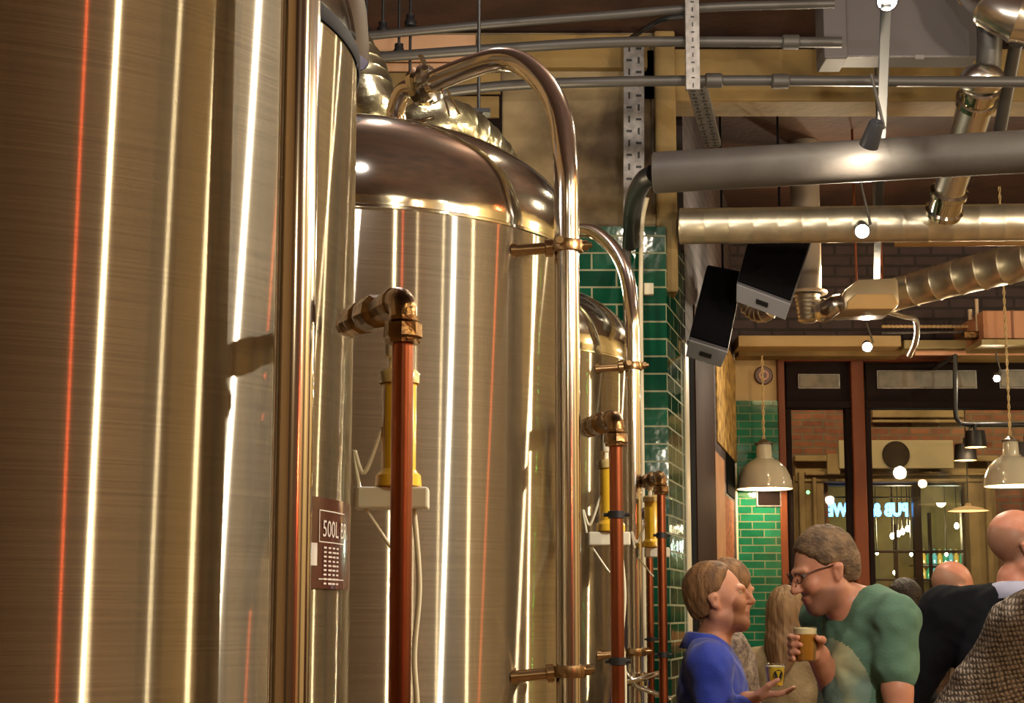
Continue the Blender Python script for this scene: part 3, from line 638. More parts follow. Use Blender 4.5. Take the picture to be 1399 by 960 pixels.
# flexible ducts behind the middle tank
FLEX = pm('flexible_foil_duct', (.62, .60, .42), .25, 1, col2=(.42, .40, .24), nscale=9, bump=.5, bscale=20)
duct('flexible_duct', [W(462, 60, 5.0), W(488, 108, 4.9), W(505, 165, 4.8), W(520, 230, 4.9), W(560, 300, 5.0)], .10, .06, FLEX, 'flexible foil duct between the two nearest tanks', rib=.03)
duct('flexible_duct', [W(556, 250, 4.9), W(566, 200, 4.8), W(600, 178, 4.8), W(640, 200, 4.9), W(672, 240, 5.0), W(700, 300, 5.1)], (.105, .10), .055, FLEX, 'curved flexible foil duct behind the dome of the middle tank', rib=.03)
o = pipe('threaded_rod', [W(654, 155, 5.4), W(656, 260, 5.4)], .008, BLACK, 'short black rod holding the duct behind the dome', 'rod', 'rods hanging from the ceiling', sm=0)
o = MB().obox(W(654, 154, 5.4), Vector((.04, 0, 0)), Vector((0, .03, 0)), Vector((0, 0, .008))).tube([W(654, 154, 5.4), W(654, 154, 5.4)*1 + Vector((0, 0, ZC - W(654, 154, 5.4).z - .001))], .006, 8).build('rod_bracket', BLACK)
tag(o, 'small black bracket above the duct behind the dome', 'bracket')
# shade behind the first tank
O = W(452, 78, 3.3)
root = empty('drum_lampshade', O, 'large pale lampshade peeping out behind the largest tank', 'lampshade')
r_ = 54/F*3.3
MB().lathe([(r_*.99, -.012), (r_, -.006), (r_*1.0, .03), (r_*.93, .10), (r_*.75, .18), (r_*.4, .235), (.03, .25), (.03, .30)], n=48).build('shade', pm('tan_shade', (.05, .03, .013), .6), root, smooth=True)
MB().lathe([(r_*.98, -.01), (r_*.97, .03), (r_*.88, .10), (r_*.65, .18), (.02, .23)], n=48).build('shade_lining', pm('lilac_lining', (.74, .68, .78), .6), root, smooth=True)
MB().tube([(0, 0, .29), (0, 0, ZC-O.z-.001)], .005, 8).build('cord', BLACK, root)
MB().lathe([(.001, -.004), (r_*.975, -.006)], n=48).build('diffuser', pm('lilac_diffuser', (.62, .56, .66), .5), root, smooth=True)
light('shade_fill', O + Vector((.12, -.35, -.25)), 2.5, (1, .9, .9), .01)  # light added below and in front of the shade to brighten its diffuser

# ------------------------------------------------------------------ speakers
def speaker(TL, TR, BR, BL, dt, db, depth, label):
    """four corners of the front face in the photo, top depth, bottom depth"""
    tl, tr, br_, bl = W(*TL, dt), W(*TR, dt), W(*BR, db), W(*BL, db)
    O = (tl+tr+br_+bl)/4; root = empty('loudspeaker', O, label, 'loudspeaker', 'black loudspeakers')
    tl, tr, br_, bl = rel((tl, tr, br_, bl), O)
    nrm = (tr-tl).cross(bl-tl).normalized()
    if nrm.y < 0: nrm = -nrm
    ins = .12
    cab = MB(); back = [p + nrm*depth + ((tl+tr+br_+bl)/4 - p)*ins for p in (tl, tr, br_, bl)]
    cab.add([tl, tr, br_, bl] + back, [[0, 1, 2, 3], [7, 6, 5, 4], [0, 4, 5, 1], [1, 5, 6, 2], [2, 6, 7, 3], [3, 7, 4, 0]])
    cab.build('cabinet', SPKC, root, bevel=.008)
    g = lambda p: p.lerp((tl+tr+br_+bl)/4, .04)
    MB().prism([g(p) - nrm*.002 for p in (tl, tr, br_, bl)], -nrm*.012).build('grille', SPK, root, bevel=.003)
    # end plate
    dn = (bl - tl).normalized(); c = (bl+br_)/2; ex = (br_-bl).normalized(); hw = (br_-bl).length/2
    pl = [c + ex*(-hw*.98) + nrm*.0, c + ex*(hw*.98), c + ex*hw*.9 + nrm*depth*.75, c - ex*hw*.9 + nrm*depth*.75]
    MB().prism([p + dn*.002 for p in pl], dn*.012).build('end_plate', pm('plate_grey', (.30, .31, .36), .45), root, bevel=.003)
    MB().obox(c + nrm*depth*.38 + dn*.016, ex*.03, nrm*.012, dn*.004).build('socket', BLACK, root)
    t = (tl+tr)/2 + nrm*depth*.4
    zt_ = ZC - O.z - .001
    MB().tube([t, Vector((t.x, t.y, zt_))], .006, 12).tube([t - ex*hw*.5, t + ex*hw*.5], .02, 12).build('mount', SPK, root, smooth=True)
speaker((966, 362), (1016, 372), (995, 479), (941, 462), 8.0, 7.7, .15, 'left black loudspeaker, hanging lower beside the pier')
speaker((1024, 318), (1112, 322), (1081, 414), (1006, 386), 7.9, 7.6, .13, 'right black loudspeaker, tilted, under the spiral duct')

# ------------------------------------------------------------------ side wall (pier to the street wall)
P0 = Vector((W(935, 400, 7.95).x, 7.95)); P1 = Vector((W(1004, 600, 10.95).x, 10.95))
bpy.data.objects.remove(bpy.data.objects['wall_side'])
struct(planbox('wall_side', (P0.x, P0.y-.02), (P1.x, P1.y), 0, ZC, .2, BRICKD))
def onside(px0, px1, y0, y1, out, mat, name, bevel=.004):
    def sol(px):
        k = (px-CX)/F/ (ct + 0) ; 
        # point on wall line with screen x = px at horizon height
        k = (W(px, (y0+y1)/2, 1)).x
        D = P1-P0; t = (k*P0.y - P0.x)/(D.x - k*D.y); return P0 + D*t
    a, b = sol(px0), sol(px1); nn = Vector((P1.y-P0.y, -(P1.x-P0.x))).normalized()
    m = (a+b)/2; dm = m.y
    z0 = W(px0, y1, dm).z if y1 < 955 else 0; z1 = W(px0, y0, dm).z
    a2, b2 = a + nn*out, b + nn*out
    L = (b2-a2).length; o = MB().box((0, 0, z0), (L, out, z1)).build(name, mat, bevel=bevel)
    o.location = (a2.x, a2.y, 0); o.rotation_euler = (0, 0, math.atan2(b2.y-a2.y, b2.x-a2.x))
    return o
o = onside(950, 976, 440, 960, .012, pm('brown_post', (.035, .013, .006), .7, col2=(.022, .008, .004), spec=.08, nscale=6, nstretch=(1, 1, .1)), 'timber_post'); tag(o, 'dark brown timber post on the side wall behind the people', 'post')
o = onside(977.5, 990.5, 622, 960, .010, pm('pink_render', (.48, .25, .12), .8, col2=(.38, .19, .09), nscale=5), 'plaster_strip'); tag(o, 'smooth salmon plaster strip right of the timber post', 'plaster')
o = onside(977.5, 1003, 470, 619, .012, pm('rough_plaster', (.62, .40, .12), .95, col2=(.16, .09, .03), nscale=12, bump=1., bscale=25), 'rough_plaster'); o.location.y -= .0; tag(o, 'crumbling yellow plaster above a dark hole in the side wall', 'plaster')
o = onside(992, 1002, 622, 678, .008, MATTEB, 'wall_hole'); tag(o, 'dark hole broken in the wall between plaster and bricks', 'hole')
o = onside(991, 1002, 680, 960, .012, pm('orange_brick', (.50, .17, .07), .9, col2=(.26, .09, .04), nscale=14, nstretch=(1, 1, 2.2), bump=1, bscale=30), 'brick_patch'); tag(o, 'rough orange brick patch below the dark hole', 'bricks')
o = onside(936.5, 941, 470, 960, .012, WHITEP, 'cable_trunking'); tag(o, 'slim pale cable trunking beside the tiled pier', 'trunking')
o = onside(942, 949, 470, 960, .010, MATTEB, 'cable_bundle'); tag(o, 'black cable bundle between trunking and timber post', 'cables')
# ------------------------------------------------------------------ street wall
def fr(px0, py0, px1, py1, name, mat, parent=None, d=YW, th=.1, bevel=.006, to_floor=False):
    a = W(px0, py1, d); b = W(px1, py0, d); pmid = min(max((py0+py1)/2, 500), 760); a.x = W(px0, pmid, d).x; b.x = W(px1, pmid, d).x
    o = MB().box((a.x, d, 0 if to_floor else a.z), (b.x, d+th, b.z)).build(name, mat, parent, bevel=bevel)
    return o
zh = W(1100, 487, YW).z; xr = W(1500, 600, YW).x; xl = W(1064, 600, YW).x
struct(MB().box((P1.x-.1, YW, zh), (5.8, YW+.3, ZC)).build('wall_front', BRICKD))
struct(MB().box((P1.x-.1, YW, 0), (xl, YW+.3, zh)).build('wall_front_left', BEIGE))
struct(MB().box((xl, YW, 0), (xr, YW+.3, 1.28)).build('wall_front_sill', WOODR))
struct(MB().box((xr, YW, 0), (5.8, YW+.3, zh)).build('wall_front_right', BRICKW))
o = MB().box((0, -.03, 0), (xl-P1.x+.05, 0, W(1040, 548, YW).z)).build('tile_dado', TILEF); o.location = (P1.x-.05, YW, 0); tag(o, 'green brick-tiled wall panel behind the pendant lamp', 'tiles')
o = fr(1003, 470, 1008.5, 960, 'white_trunking', WHITEP, d=YW-.08, th=.05, to_floor=True); tag(o, 'slim white corner trunking left of the green tiled panel', 'trunking')
# picture, round sign
root = empty('framed_notice', W(1052, 700, YW-.04), 'small framed notice hanging on the green tiles under the lamp', 'notice'); O = root.location
a, b = W(1034, 692, YW-.06)-O, W(1068, 655, YW-.06)-O
MB().box((a.x, 0, a.z), (b.x, .025, b.z)).build('frame', GALVD, root, bevel=.004); MB().box((a.x+.012, -.003, a.z+.012), (b.x-.012, .002, b.z-.012)).build('sheet', DARKW, root)
O = W(1043, 513, YW-.002); root = empty('round_sign', O, 'round dark red sign on the beige wall above the lamp', 'sign')
MB().lathe([(.001, .016), (.058, .016), (.065, .008), (.065, 0)], (0, 0, 0), 28, (0, -1, 0)).build('disc', pm('sign_red', (.06, .012, .014), .4), root, smooth=True)
MB().lathe([(.022, .018), (.034, .02), (.036, .018), (.022, .0175)], (0, 0, 0), 20, (0, -1, 0)).build('mark', pm('sign_mark', (.5, .25, .2), .4), root, smooth=True)
o = MB().tube([W(x, y, YW-.02) for x, y in ((1044, 488), (1050, 489), (1056, 488), (1062, 489))], .008, 8).build('fairy_cable', COPPER); tag(o, 'short reddish cable tacked under the beige cornice', 'cable')
# windows
def window(idx, x0, x1, transom, mull_r):
    root = bpy.data.objects.new('window_%d' % idx, None); COL.objects.link(root); root['kind'] = 'structure'; root.location = (0, 0, 0)
    f = lambda *a, **k: fr(*a, parent=root, **k)
    zb = 1.28
    def bar(px0, px1, d=YW-.04, mat=WOODR, th=.16, name='window_frame', ytop=487):
        a = W(px0, 600, d); b = W(px1, 600, d)
        return MB().box((a.x, d, zb), (b.x, d+th, W(1100, ytop, d).z)).build(name, mat, root, bevel=.008)
    bar(x0, x0+ (10 if idx == 1 else 18))
    if mull_r: bar(x1, x1+18)
    xi0, xi1 = x0+(10 if idx == 1 else 18), x1
    f(x0, 483, x1+1, 493, 'head_rail', WOODR, d=YW-.045, th=.17)
    f(xi0, 493, xi1, 558, 'dark_panel', DARKW, d=YW+.02, th=.09)
    f(xi0, 547, xi1, 557, 'transom_rail', DARKW, d=YW-.02, th=.06)
    bar(xi0, xi0+8, d=YW+.0, mat=DARKW, th=.09, name='sash_stile', ytop=557); bar(xi1-9, xi1, d=YW+.0, mat=DARKW, th=.09, name='sash_stile', ytop=557)
    for (a, b, c, e) in transom:
        f(a-2, b-2, c+2, e+2, 'fanlight_frame', GALVD, d=YW+.005, th=.02); f(a, b, c, e, 'fanlight', pm('fanlight_glass', (.18, .15, .11), .25, col2=(.09, .085, .07), nscale=9), d=YW-.0, th=.01)
    a = W(xi0, 600, YW+.06); b = W(xi1, 600, YW+.06)
    MB().box((a.x, YW+.055, zb), (b.x, YW+.061, W(1100, 556, YW).z)).build('pane', PANE, root)
    MB().box((a.x-.02, YW-.16, zb-.05), (b.x+.02, YW+.1, zb)).build('window_sill', WOODR, root, bevel=.008)
window(1, 1064, 1165, [(1092, 512, 1146, 529)], False)
window(2, 1165, 1482, [(1200, 507, 1333, 529), (1367, 506, 1440, 529)], True)
# cornice, rail and pipe above the windows
a, b = W(1009, 473, 10.6), W(1231, 458, 10.6)
o = MB().box((a.x, 10.6, a.z), (b.x, YW, b.z)).build('cornice_box', BEIGE, bevel=.006); tag(o, 'beige boxed cornice above the left window', 'cornice')
a, b = W(1009, 486, 10.8), W(1231, 474, 10.8)
o = MB().box((a.x, 10.8, a.z), (b.x, YW, b.z)).build('lower_moulding', OCHRE, bevel=.006); tag(o, 'narrow ochre moulding under the left beige cornice', 'moulding')
a, b = W(1235, 476, 10.7), W(1336, 464, 10.7)
o = MB().box((a.x, 10.7, a.z), (b.x, YW, b.z)).build('cornice_box', pm('olive_beige', (.36, .29, .14), .6), bevel=.006); tag(o, 'short olive cornice piece left of the pink cabinet', 'cornice')
pipe('copper_heating_pipe', [W(1250, 482, 10.62), W(1430, 482, 10.62)], .017, pm('pink_pipe', (.75, .42, .28), .4), 'straight pinkish pipe just above the right window', 'pipe', sm=0)
m = MB(); a, b = W(1205, 446, 10.65), W(1330, 446, 10.65)
m.tube([a, b], .008, 8); n_ = 22
for i in range(n_): m.sphere(a.lerp(b, (i+.5)/n_), .016, 8, (1.2, .8, .8))
o = m.build('rope_light', pm('rope_cream', (.6, .42, .22), .5), smooth=True); tag(o, 'beaded rope light strung along the dark wall', 'rope light')
o = MB().tube([W(1205, 455, 10.7), W(1330, 453, 10.7)], .009, 8).build('thin_rail', GALVD, smooth=True); tag(o, 'thin rail below the beaded rope light', 'rail')
O = W(1343, 466, 10.3); root = empty('wall_cabinet', O, 'pink-beige box unit at the right edge above the windows', 'cabinet')
a, b = W(1344, 462, 10.3)-O, W(1460, 424, 10.3)-O
MB().box((a.x, 0, a.z), (b.x, YW-10.3, b.z)).build('body', PINKB, root, bevel=.006)
MB().box((a.x+.185, -.006, a.z), (a.x+.197, .0, b.z)).build('joint', pm('pink_dark', (.25, .11, .06), .6), root)
a, b = W(1341, 471, 10.25)-O, W(1462, 463, 10.25)-O
MB().box((a.x, -.05, a.z), (b.x, YW-10.3, b.z)).build('bottom_rail', pm('olive_beige2', (.40, .32, .15), .5), root, bevel=.004)
O = W(1330, 456, 10.4); root = empty('valve_assembly', O, 'small valve with upright tube left of the pink cabinet', 'valve')
MB().box((-.06, 0, -.03), (.05, .08, .02)).build('valve_body', BRASS, root, bevel=.008)
MB().tube([(.04, .04, .02), (.04, .04, .24)], .012, 10).tube([(.045-.05, .04, .1), (.045-.05, .04, .17)], .014, 10).build('upright_tube', pm('cream_tube', (.65, .5, .35), .4), root, smooth=True)

# ------------------------------------------------------------------ pendant lamps
def pendant(px, py, d, label, ztop, glow=True):
    O = W(px, py, d); r = 38/F*d
    root = empty('pendant_lamp', O, label, 'pendant lamp', 'enamel pendant lamps')
    k = r
    pr = [(k, 0), (k*1.02, .006), (k*.99, .014), (k*.97, .05), (k*.90, .25*k*2), (k*.78, .38*k*2), (k*.58, .485*k*2), (k*.40, .535*k*2), (k*.36, .545*k*2), (k*.36, .555*k*2), (k*.29, .56*k*2), (k*.27, .80*k*2), (k*.24, .82*k*2)]
    MB().lathe(pr, n=56).build('shade', ENAMEL, root, smooth=True)
    MB().lathe([(k*.985, .003), (k*.95, .05), (k*.87, .24*k*2), (k*.75, .37*k*2), (k*.55, .46*k*2), (.01, .5*k*2)], n=56).build('shade_lining', ENAMI, root, smooth=True)
    MB().lathe([(k*.34, .81*k*2), (k*.34, .835*k*2), (k*.22, .85*k*2), (k*.10, .90*k*2), (.004, .91*k*2)], n=28).build('cap', pm('cap_brown', (.12, .08, .05), .4), root, smooth=True)
    MB().sphere((0, 0, .055), .035, 16).build('bulb', LAMPW, root, smooth=True)
    m = MB(); H_ = ztop - O.z; z0 = .90*k*2
    for ph in (0, PI): m.tube([(.006*math.cos(z*55+ph), .006*math.sin(z*55+ph), z) for z in [z0 + (H_-z0)*i/70 for i in range(71)]], .0045, 6)
    m.build('twisted_cord', pm('cord_cream', (.55, .42, .22), .6), root, smooth=True)
    light('pendant_bulb', O + Vector((0, 0, .015)), 8, (1, .74, .42), .035)
pendant(1045, 668, 10.72, 'cream enamel pendant lamp in front of the green tiled panel', W(1043, 486, 10.72).z)
pendant(1383, 664, 10.2, 'cream enamel pendant lamp at the right edge before the window', ZC-.001)
# black lamp arm with three small shades
O = W(1305, 540, 10.45); root = empty('black_lamp_bracket', O, 'black pipe bracket with small black lamp shades at the right window', 'lamp bracket')
P = [W(1305, 486, 10.45), W(1305, 556, 10.45), W(1306, 570, 10.45), W(1312, 579, 10.45), W(1326, 580, 10.45), W(1430, 580, 10.45)]
MB().tube([P[0]-O + Vector((0, .54, 0)), P[0]-O] + rel(P[1:], O), .016, 14).build('arm', BLACK, root, smooth=True)
for (px, py, d, s_) in ((1333, 611, 10.4, 15), (1319, 629, 10.6, 15.5), (1402, 627, 10.5, 15.5)):
    c = W(px, py, d)-O; r = s_/F*d
    MB().lathe([(r, 0), (r*.9, .10), (r*.86, .108), (.012, .11), (.012, .15)], c, 28).build('small_shade', BLACK, root, smooth=True)
    MB().lathe([(r*.96, .002), (r*.8, .09)], c, 28).build('shade_lining', pm('lining_amber', (.8, .55, .25), .4), root, smooth=True)
    MB().sphere(c + Vector((0, 0, .03)), .022, 12).build('bulb', LAMPW, root, smooth=True)
    MB().tube([c + Vector((0, 0, .14)), Vector((c.x+.01, (P[3]-O).y, (P[3]-O).z))], .008, 8).build('stem', BLACK, root, smooth=True)
light('bracket_glow', W(1325, 640, 10.45), 5, (1, .7, .38), .03)

# plants on the sills
def plant(px, py, d, wpx, hpx, label, seed=1, n=90):
    O = W(px, py, d); rng = random.Random(seed); wd = wpx/F*d/2; h = hpx/F*d
    O.z = 1.281
    root = empty('potted_plant', O, label, 'plant', 'plants on the window sill')
    MB().box((-wd, -.06, 0), (wd, .06, .10)).build('planter', pm('terracotta', (.45, .17, .07), .8), root, bevel=.01)
    m = MB()
    for i in range(n):
        b = Vector((rng.uniform(-wd, wd), rng.uniform(-.05, .05), .10)); t = b + Vector((rng.uniform(-.06, .06), rng.uniform(-.05, .05), rng.uniform(.3, 1)*h))
        u = Vector((rng.uniform(-1, 1), rng.uniform(-1, 1), rng.uniform(-.3, .6))).normalized()*.03
        v = u.cross(Vector((0, 0, 1))).normalized()*.014
        m.tube([b, t], .002, 4)
        for q in (b.lerp(t, .6), b.lerp(t, .85), t): m.add([q, q+u*.5+v, q+u+Vector((0, 0, -.006)), q+u*.5-v], [[0, 1, 2, 3]])
    m.build('foliage', LEAF, root, smooth=True)
plant(1115, 852, 10.9, 50, 28, 'small green sill plant in a planter behind the man with glasses', 3)
plant(1262, 852, 10.9, 90, 24, 'low green planter on the sill of the right window', 5, 150)

# ------------------------------------------------------------------ across the street
struct(MB().box((-4, YW+.3, -.15), (14, 17.4, -.1)).build('ground_street', PAVE))
YO = 17.3
fb = empty('building_facade', (4, YO, -.1), 'brick building across the street with a sandstone doorway', 'building')
def fo(px0, py0, px1, py1, name, mat, d=YO, th=.2, bevel=.01, par=fb, foot=False):
    O = par.location; a = W(px0, py1, d); b = W(px1, py0, d); pmid = min(max((py0+py1)/2, 560), 760); a.x = W(px0, pmid, d).x; b.x = W(px1, pmid, d).x
    mb = MB().box((0, 0, 0), (b.x-a.x, th, b.z-(-.1 if foot else a.z)))
    o = mb.build(name, mat, par, bevel=bevel); o.location = Vector((a.x, d, -.1 if foot else a.z)) - O
    return o
fo(1128, 100, 1900, 660, 'brick_wall', BRICK, bevel=0); fo(400, 100, 1128, 960, 'brick_wall', BRICK, bevel=0, foot=True); fo(1326, 660, 1900, 960, 'brick_wall', BRICK, bevel=0, foot=True)
fo(1086, 650, 1128, 960, 'stone_jamb', STONE, d=YO-.12, th=.2, foot=True); fo(1094, 644, 1102, 960, 'jamb_moulding', STONE, d=YO-.2, th=.1, foot=True); fo(1113, 652, 1118, 960, 'jamb_moulding', STONE, d=YO-.17, th=.1, foot=True)
fo(1326, 650, 1364, 960, 'stone_jamb', STONE, d=YO-.12, th=.2, foot=True); fo(1350, 644, 1358, 960, 'jamb_moulding', STONE, d=YO-.2, th=.1, foot=True)
fo(1086, 626, 1364, 658, 'stone_lintel', STONE, d=YO-.14, th=.22); fo(1086, 622, 1364, 630, 'lintel_moulding', STONE, d=YO-.24, th=.14); fo(1100, 644, 1350, 649, 'lintel_moulding', STONE, d=YO-.19, th=.1)
fo(1146, 601, 1303, 640, 'fascia_panel', pm('fascia_beige', (.42, .34, .21), .6), d=YO-.27, th=.05)
c = W(1224, 621, YO-.28) - fb.location
MB().lathe([(.001, .02), (17.5/F*YO, .02), (18.5/F*YO, .01), (18.5/F*YO, 0)], c, 40, (0, -1, 0)).build('black_roundel', DARKW, fb, smooth=True)
fo(1192, 556, 1318, 570, 'string_course', STONE, d=YO-.1, th=.1); fo(1192, 573, 1318, 577, 'string_course', STONE, d=YO-.08, th=.1)
fo(1130, 620, 1148, 648, 'keystone', STONE, d=YO-.25, th=.05)
# dark glazed shopfront
SF = pm('shopfront_dark', (.03, .02, .015), .4)
def vb(x0, x1, y0=660, name='shop_mullion'): return fo(x0, y0, x1, 960, name, SF, d=YO+.05, th=.08, bevel=.004, foot=True)
vb(1128, 1133); vb(1250, 1261); vb(1316, 1326); vb(1271, 1274, 700); vb(1224, 1227, 715); vb(1175, 1180)
fo(1128, 655, 1326, 663, 'shop_head', SF, d=YO+.05, th=.08); fo(1128, 751, 1326, 755, 'shop_rail', SF, d=YO+.05, th=.06); fo(1128, 790, 1326, 793, 'shop_rail', SF, d=YO+.05, th=.06)
# the bar room behind it
O = fb.location
bx0, bx1 = W(1100, 800, YO).x, W(1350, 800, YO).x
MB().box((bx0-O.x, .25, 0), (bx1-O.x+1.2, 4.6, .02)).build('inner_floor', FLOORM, fb)
MB().box((bx0-O.x-1, 4.5, 0), (bx1-O.x+1.2, 4.7, 4)).build('inner_wall', pm('olive_brick', (.22, .18, .07), .8, col2=(.13, .10, .045), nscale=3), fb)
MB().box((bx0-O.x-1, .3, 3.3), (bx1-O.x+1.2, 4.6, 3.4)).build('inner_ceiling', pm('olive_ceiling', (.16, .15, .09), .8), fb)
MB().box((bx0-O.x-1.1, .3, 0), (bx0-O.x-1, 4.6, 3.4)).build('inner_side_wall', BRICKW, fb); MB().box((bx1-O.x+1.1, .3, 0), (bx1-O.x+1.2, 4.6, 3.4)).build('inner_side_wall', BRICKW, fb)
for i, (px, py) in enumerate(((1219, 732), (1227, 729), (1233, 726), (1240, 722), (1307, 718), (1198, 755), (1245, 757), (1293, 757), (1222, 782))):
    big = 3 if py < 740 else 2
    p = W(px, py, 19.2); m = MB().sphere((0, 0, 0), big/F*19.2, 12, (1, 1, 1.4)); o = m.build('hanging_bulb', LAMPW, smooth=True); o.location = p
    c_ = MB().tube([(0, 0, .03), (0, 0, 3.2-p.z)], .006, 6).build('cord', BLACK, o)
    tag(o, 'small glowing bulb in the bar across the street', 'light bulb', 'bulbs in the bar across the street')
sh = empty('bottle_shelf', W(1290, 792, 20.9), 'dark bottle shelves in the bar across the street', 'shelf')
for py in (772, 793):
    a, b = W(1250, py+1, 20.9)-sh.location, W(1345, py-1, 20.9)-sh.location
    MB().box((a.x, 0, a.z), (b.x, .3, b.z)).build('shelf_board', SF, sh)
gm = [pm('bottle_green', (.03, .25, .15), .1, coat=1), pm('bottle_blue', (.10, .35, .45), .1, coat=1), pm('bottle_amber', (.45, .28, .06), .1, coat=1)]
for py in (770, 791):
    for i in range(11):
        px = 1262 + i*7.5; p = W(px, py, 21.0)
        o = MB().lathe([(.001, 0), (.035, 0), (.036, .10), (.014, .14), (.013, .19), (.001, .19)], n=14).build('bottle', gm[(i*7+py) % 3], smooth=True); o.location = p
        tag(o, 'small coloured bottle on the shelves of the bar across the street', 'bottle', 'bottles in the bar across the street')
# lamp reflection in the window, built as a glowing dish beyond the glass
O = W(1323, 698, 14.0); root = empty('lamp_reflection', O, 'warm glowing dish standing for a lamp reflected in the window glass', 'lamp')
MB().lathe([(28/F*14, 0), (28/F*14*.6, .03), (.03, .045), (.02, .07)], n=40).build('dish', pm('reflection_backing', (.6, .42, .25), .3), root, smooth=True)
MB().lathe([(.001, .012), (28/F*14*.97, .002)], n=40).build('reflection_face', pm('reflection_glow', (1, .6, .3), .5, emit=(1, .5, .2), estr=2.2), root, smooth=True)
MB().tube([(0, 0, .06), (0, 0, 6)], .006, 6).build('cord', BLACK, root)
# reflected neon, built as glowing mirrored lettering with an added rail
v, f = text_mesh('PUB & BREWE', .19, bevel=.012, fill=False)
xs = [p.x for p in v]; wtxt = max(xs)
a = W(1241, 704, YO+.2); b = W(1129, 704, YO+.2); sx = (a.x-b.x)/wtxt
o = mesh('neon_reflection', [(-p.x*sx, -p.z, p.y*.98) for p in v], f, pm('neon_blue', (.1, .5, 1), .4, emit=(.12, .38, 1.0), estr=5))
o.location = a; tag(o, 'blue-white neon reflection built as mirrored lettering in the doorway across the street', 'neon reflection')
fo(1131, 678, 1248, 680, 'lettering_rail', SF, d=YO+.2, th=.02, par=fb)
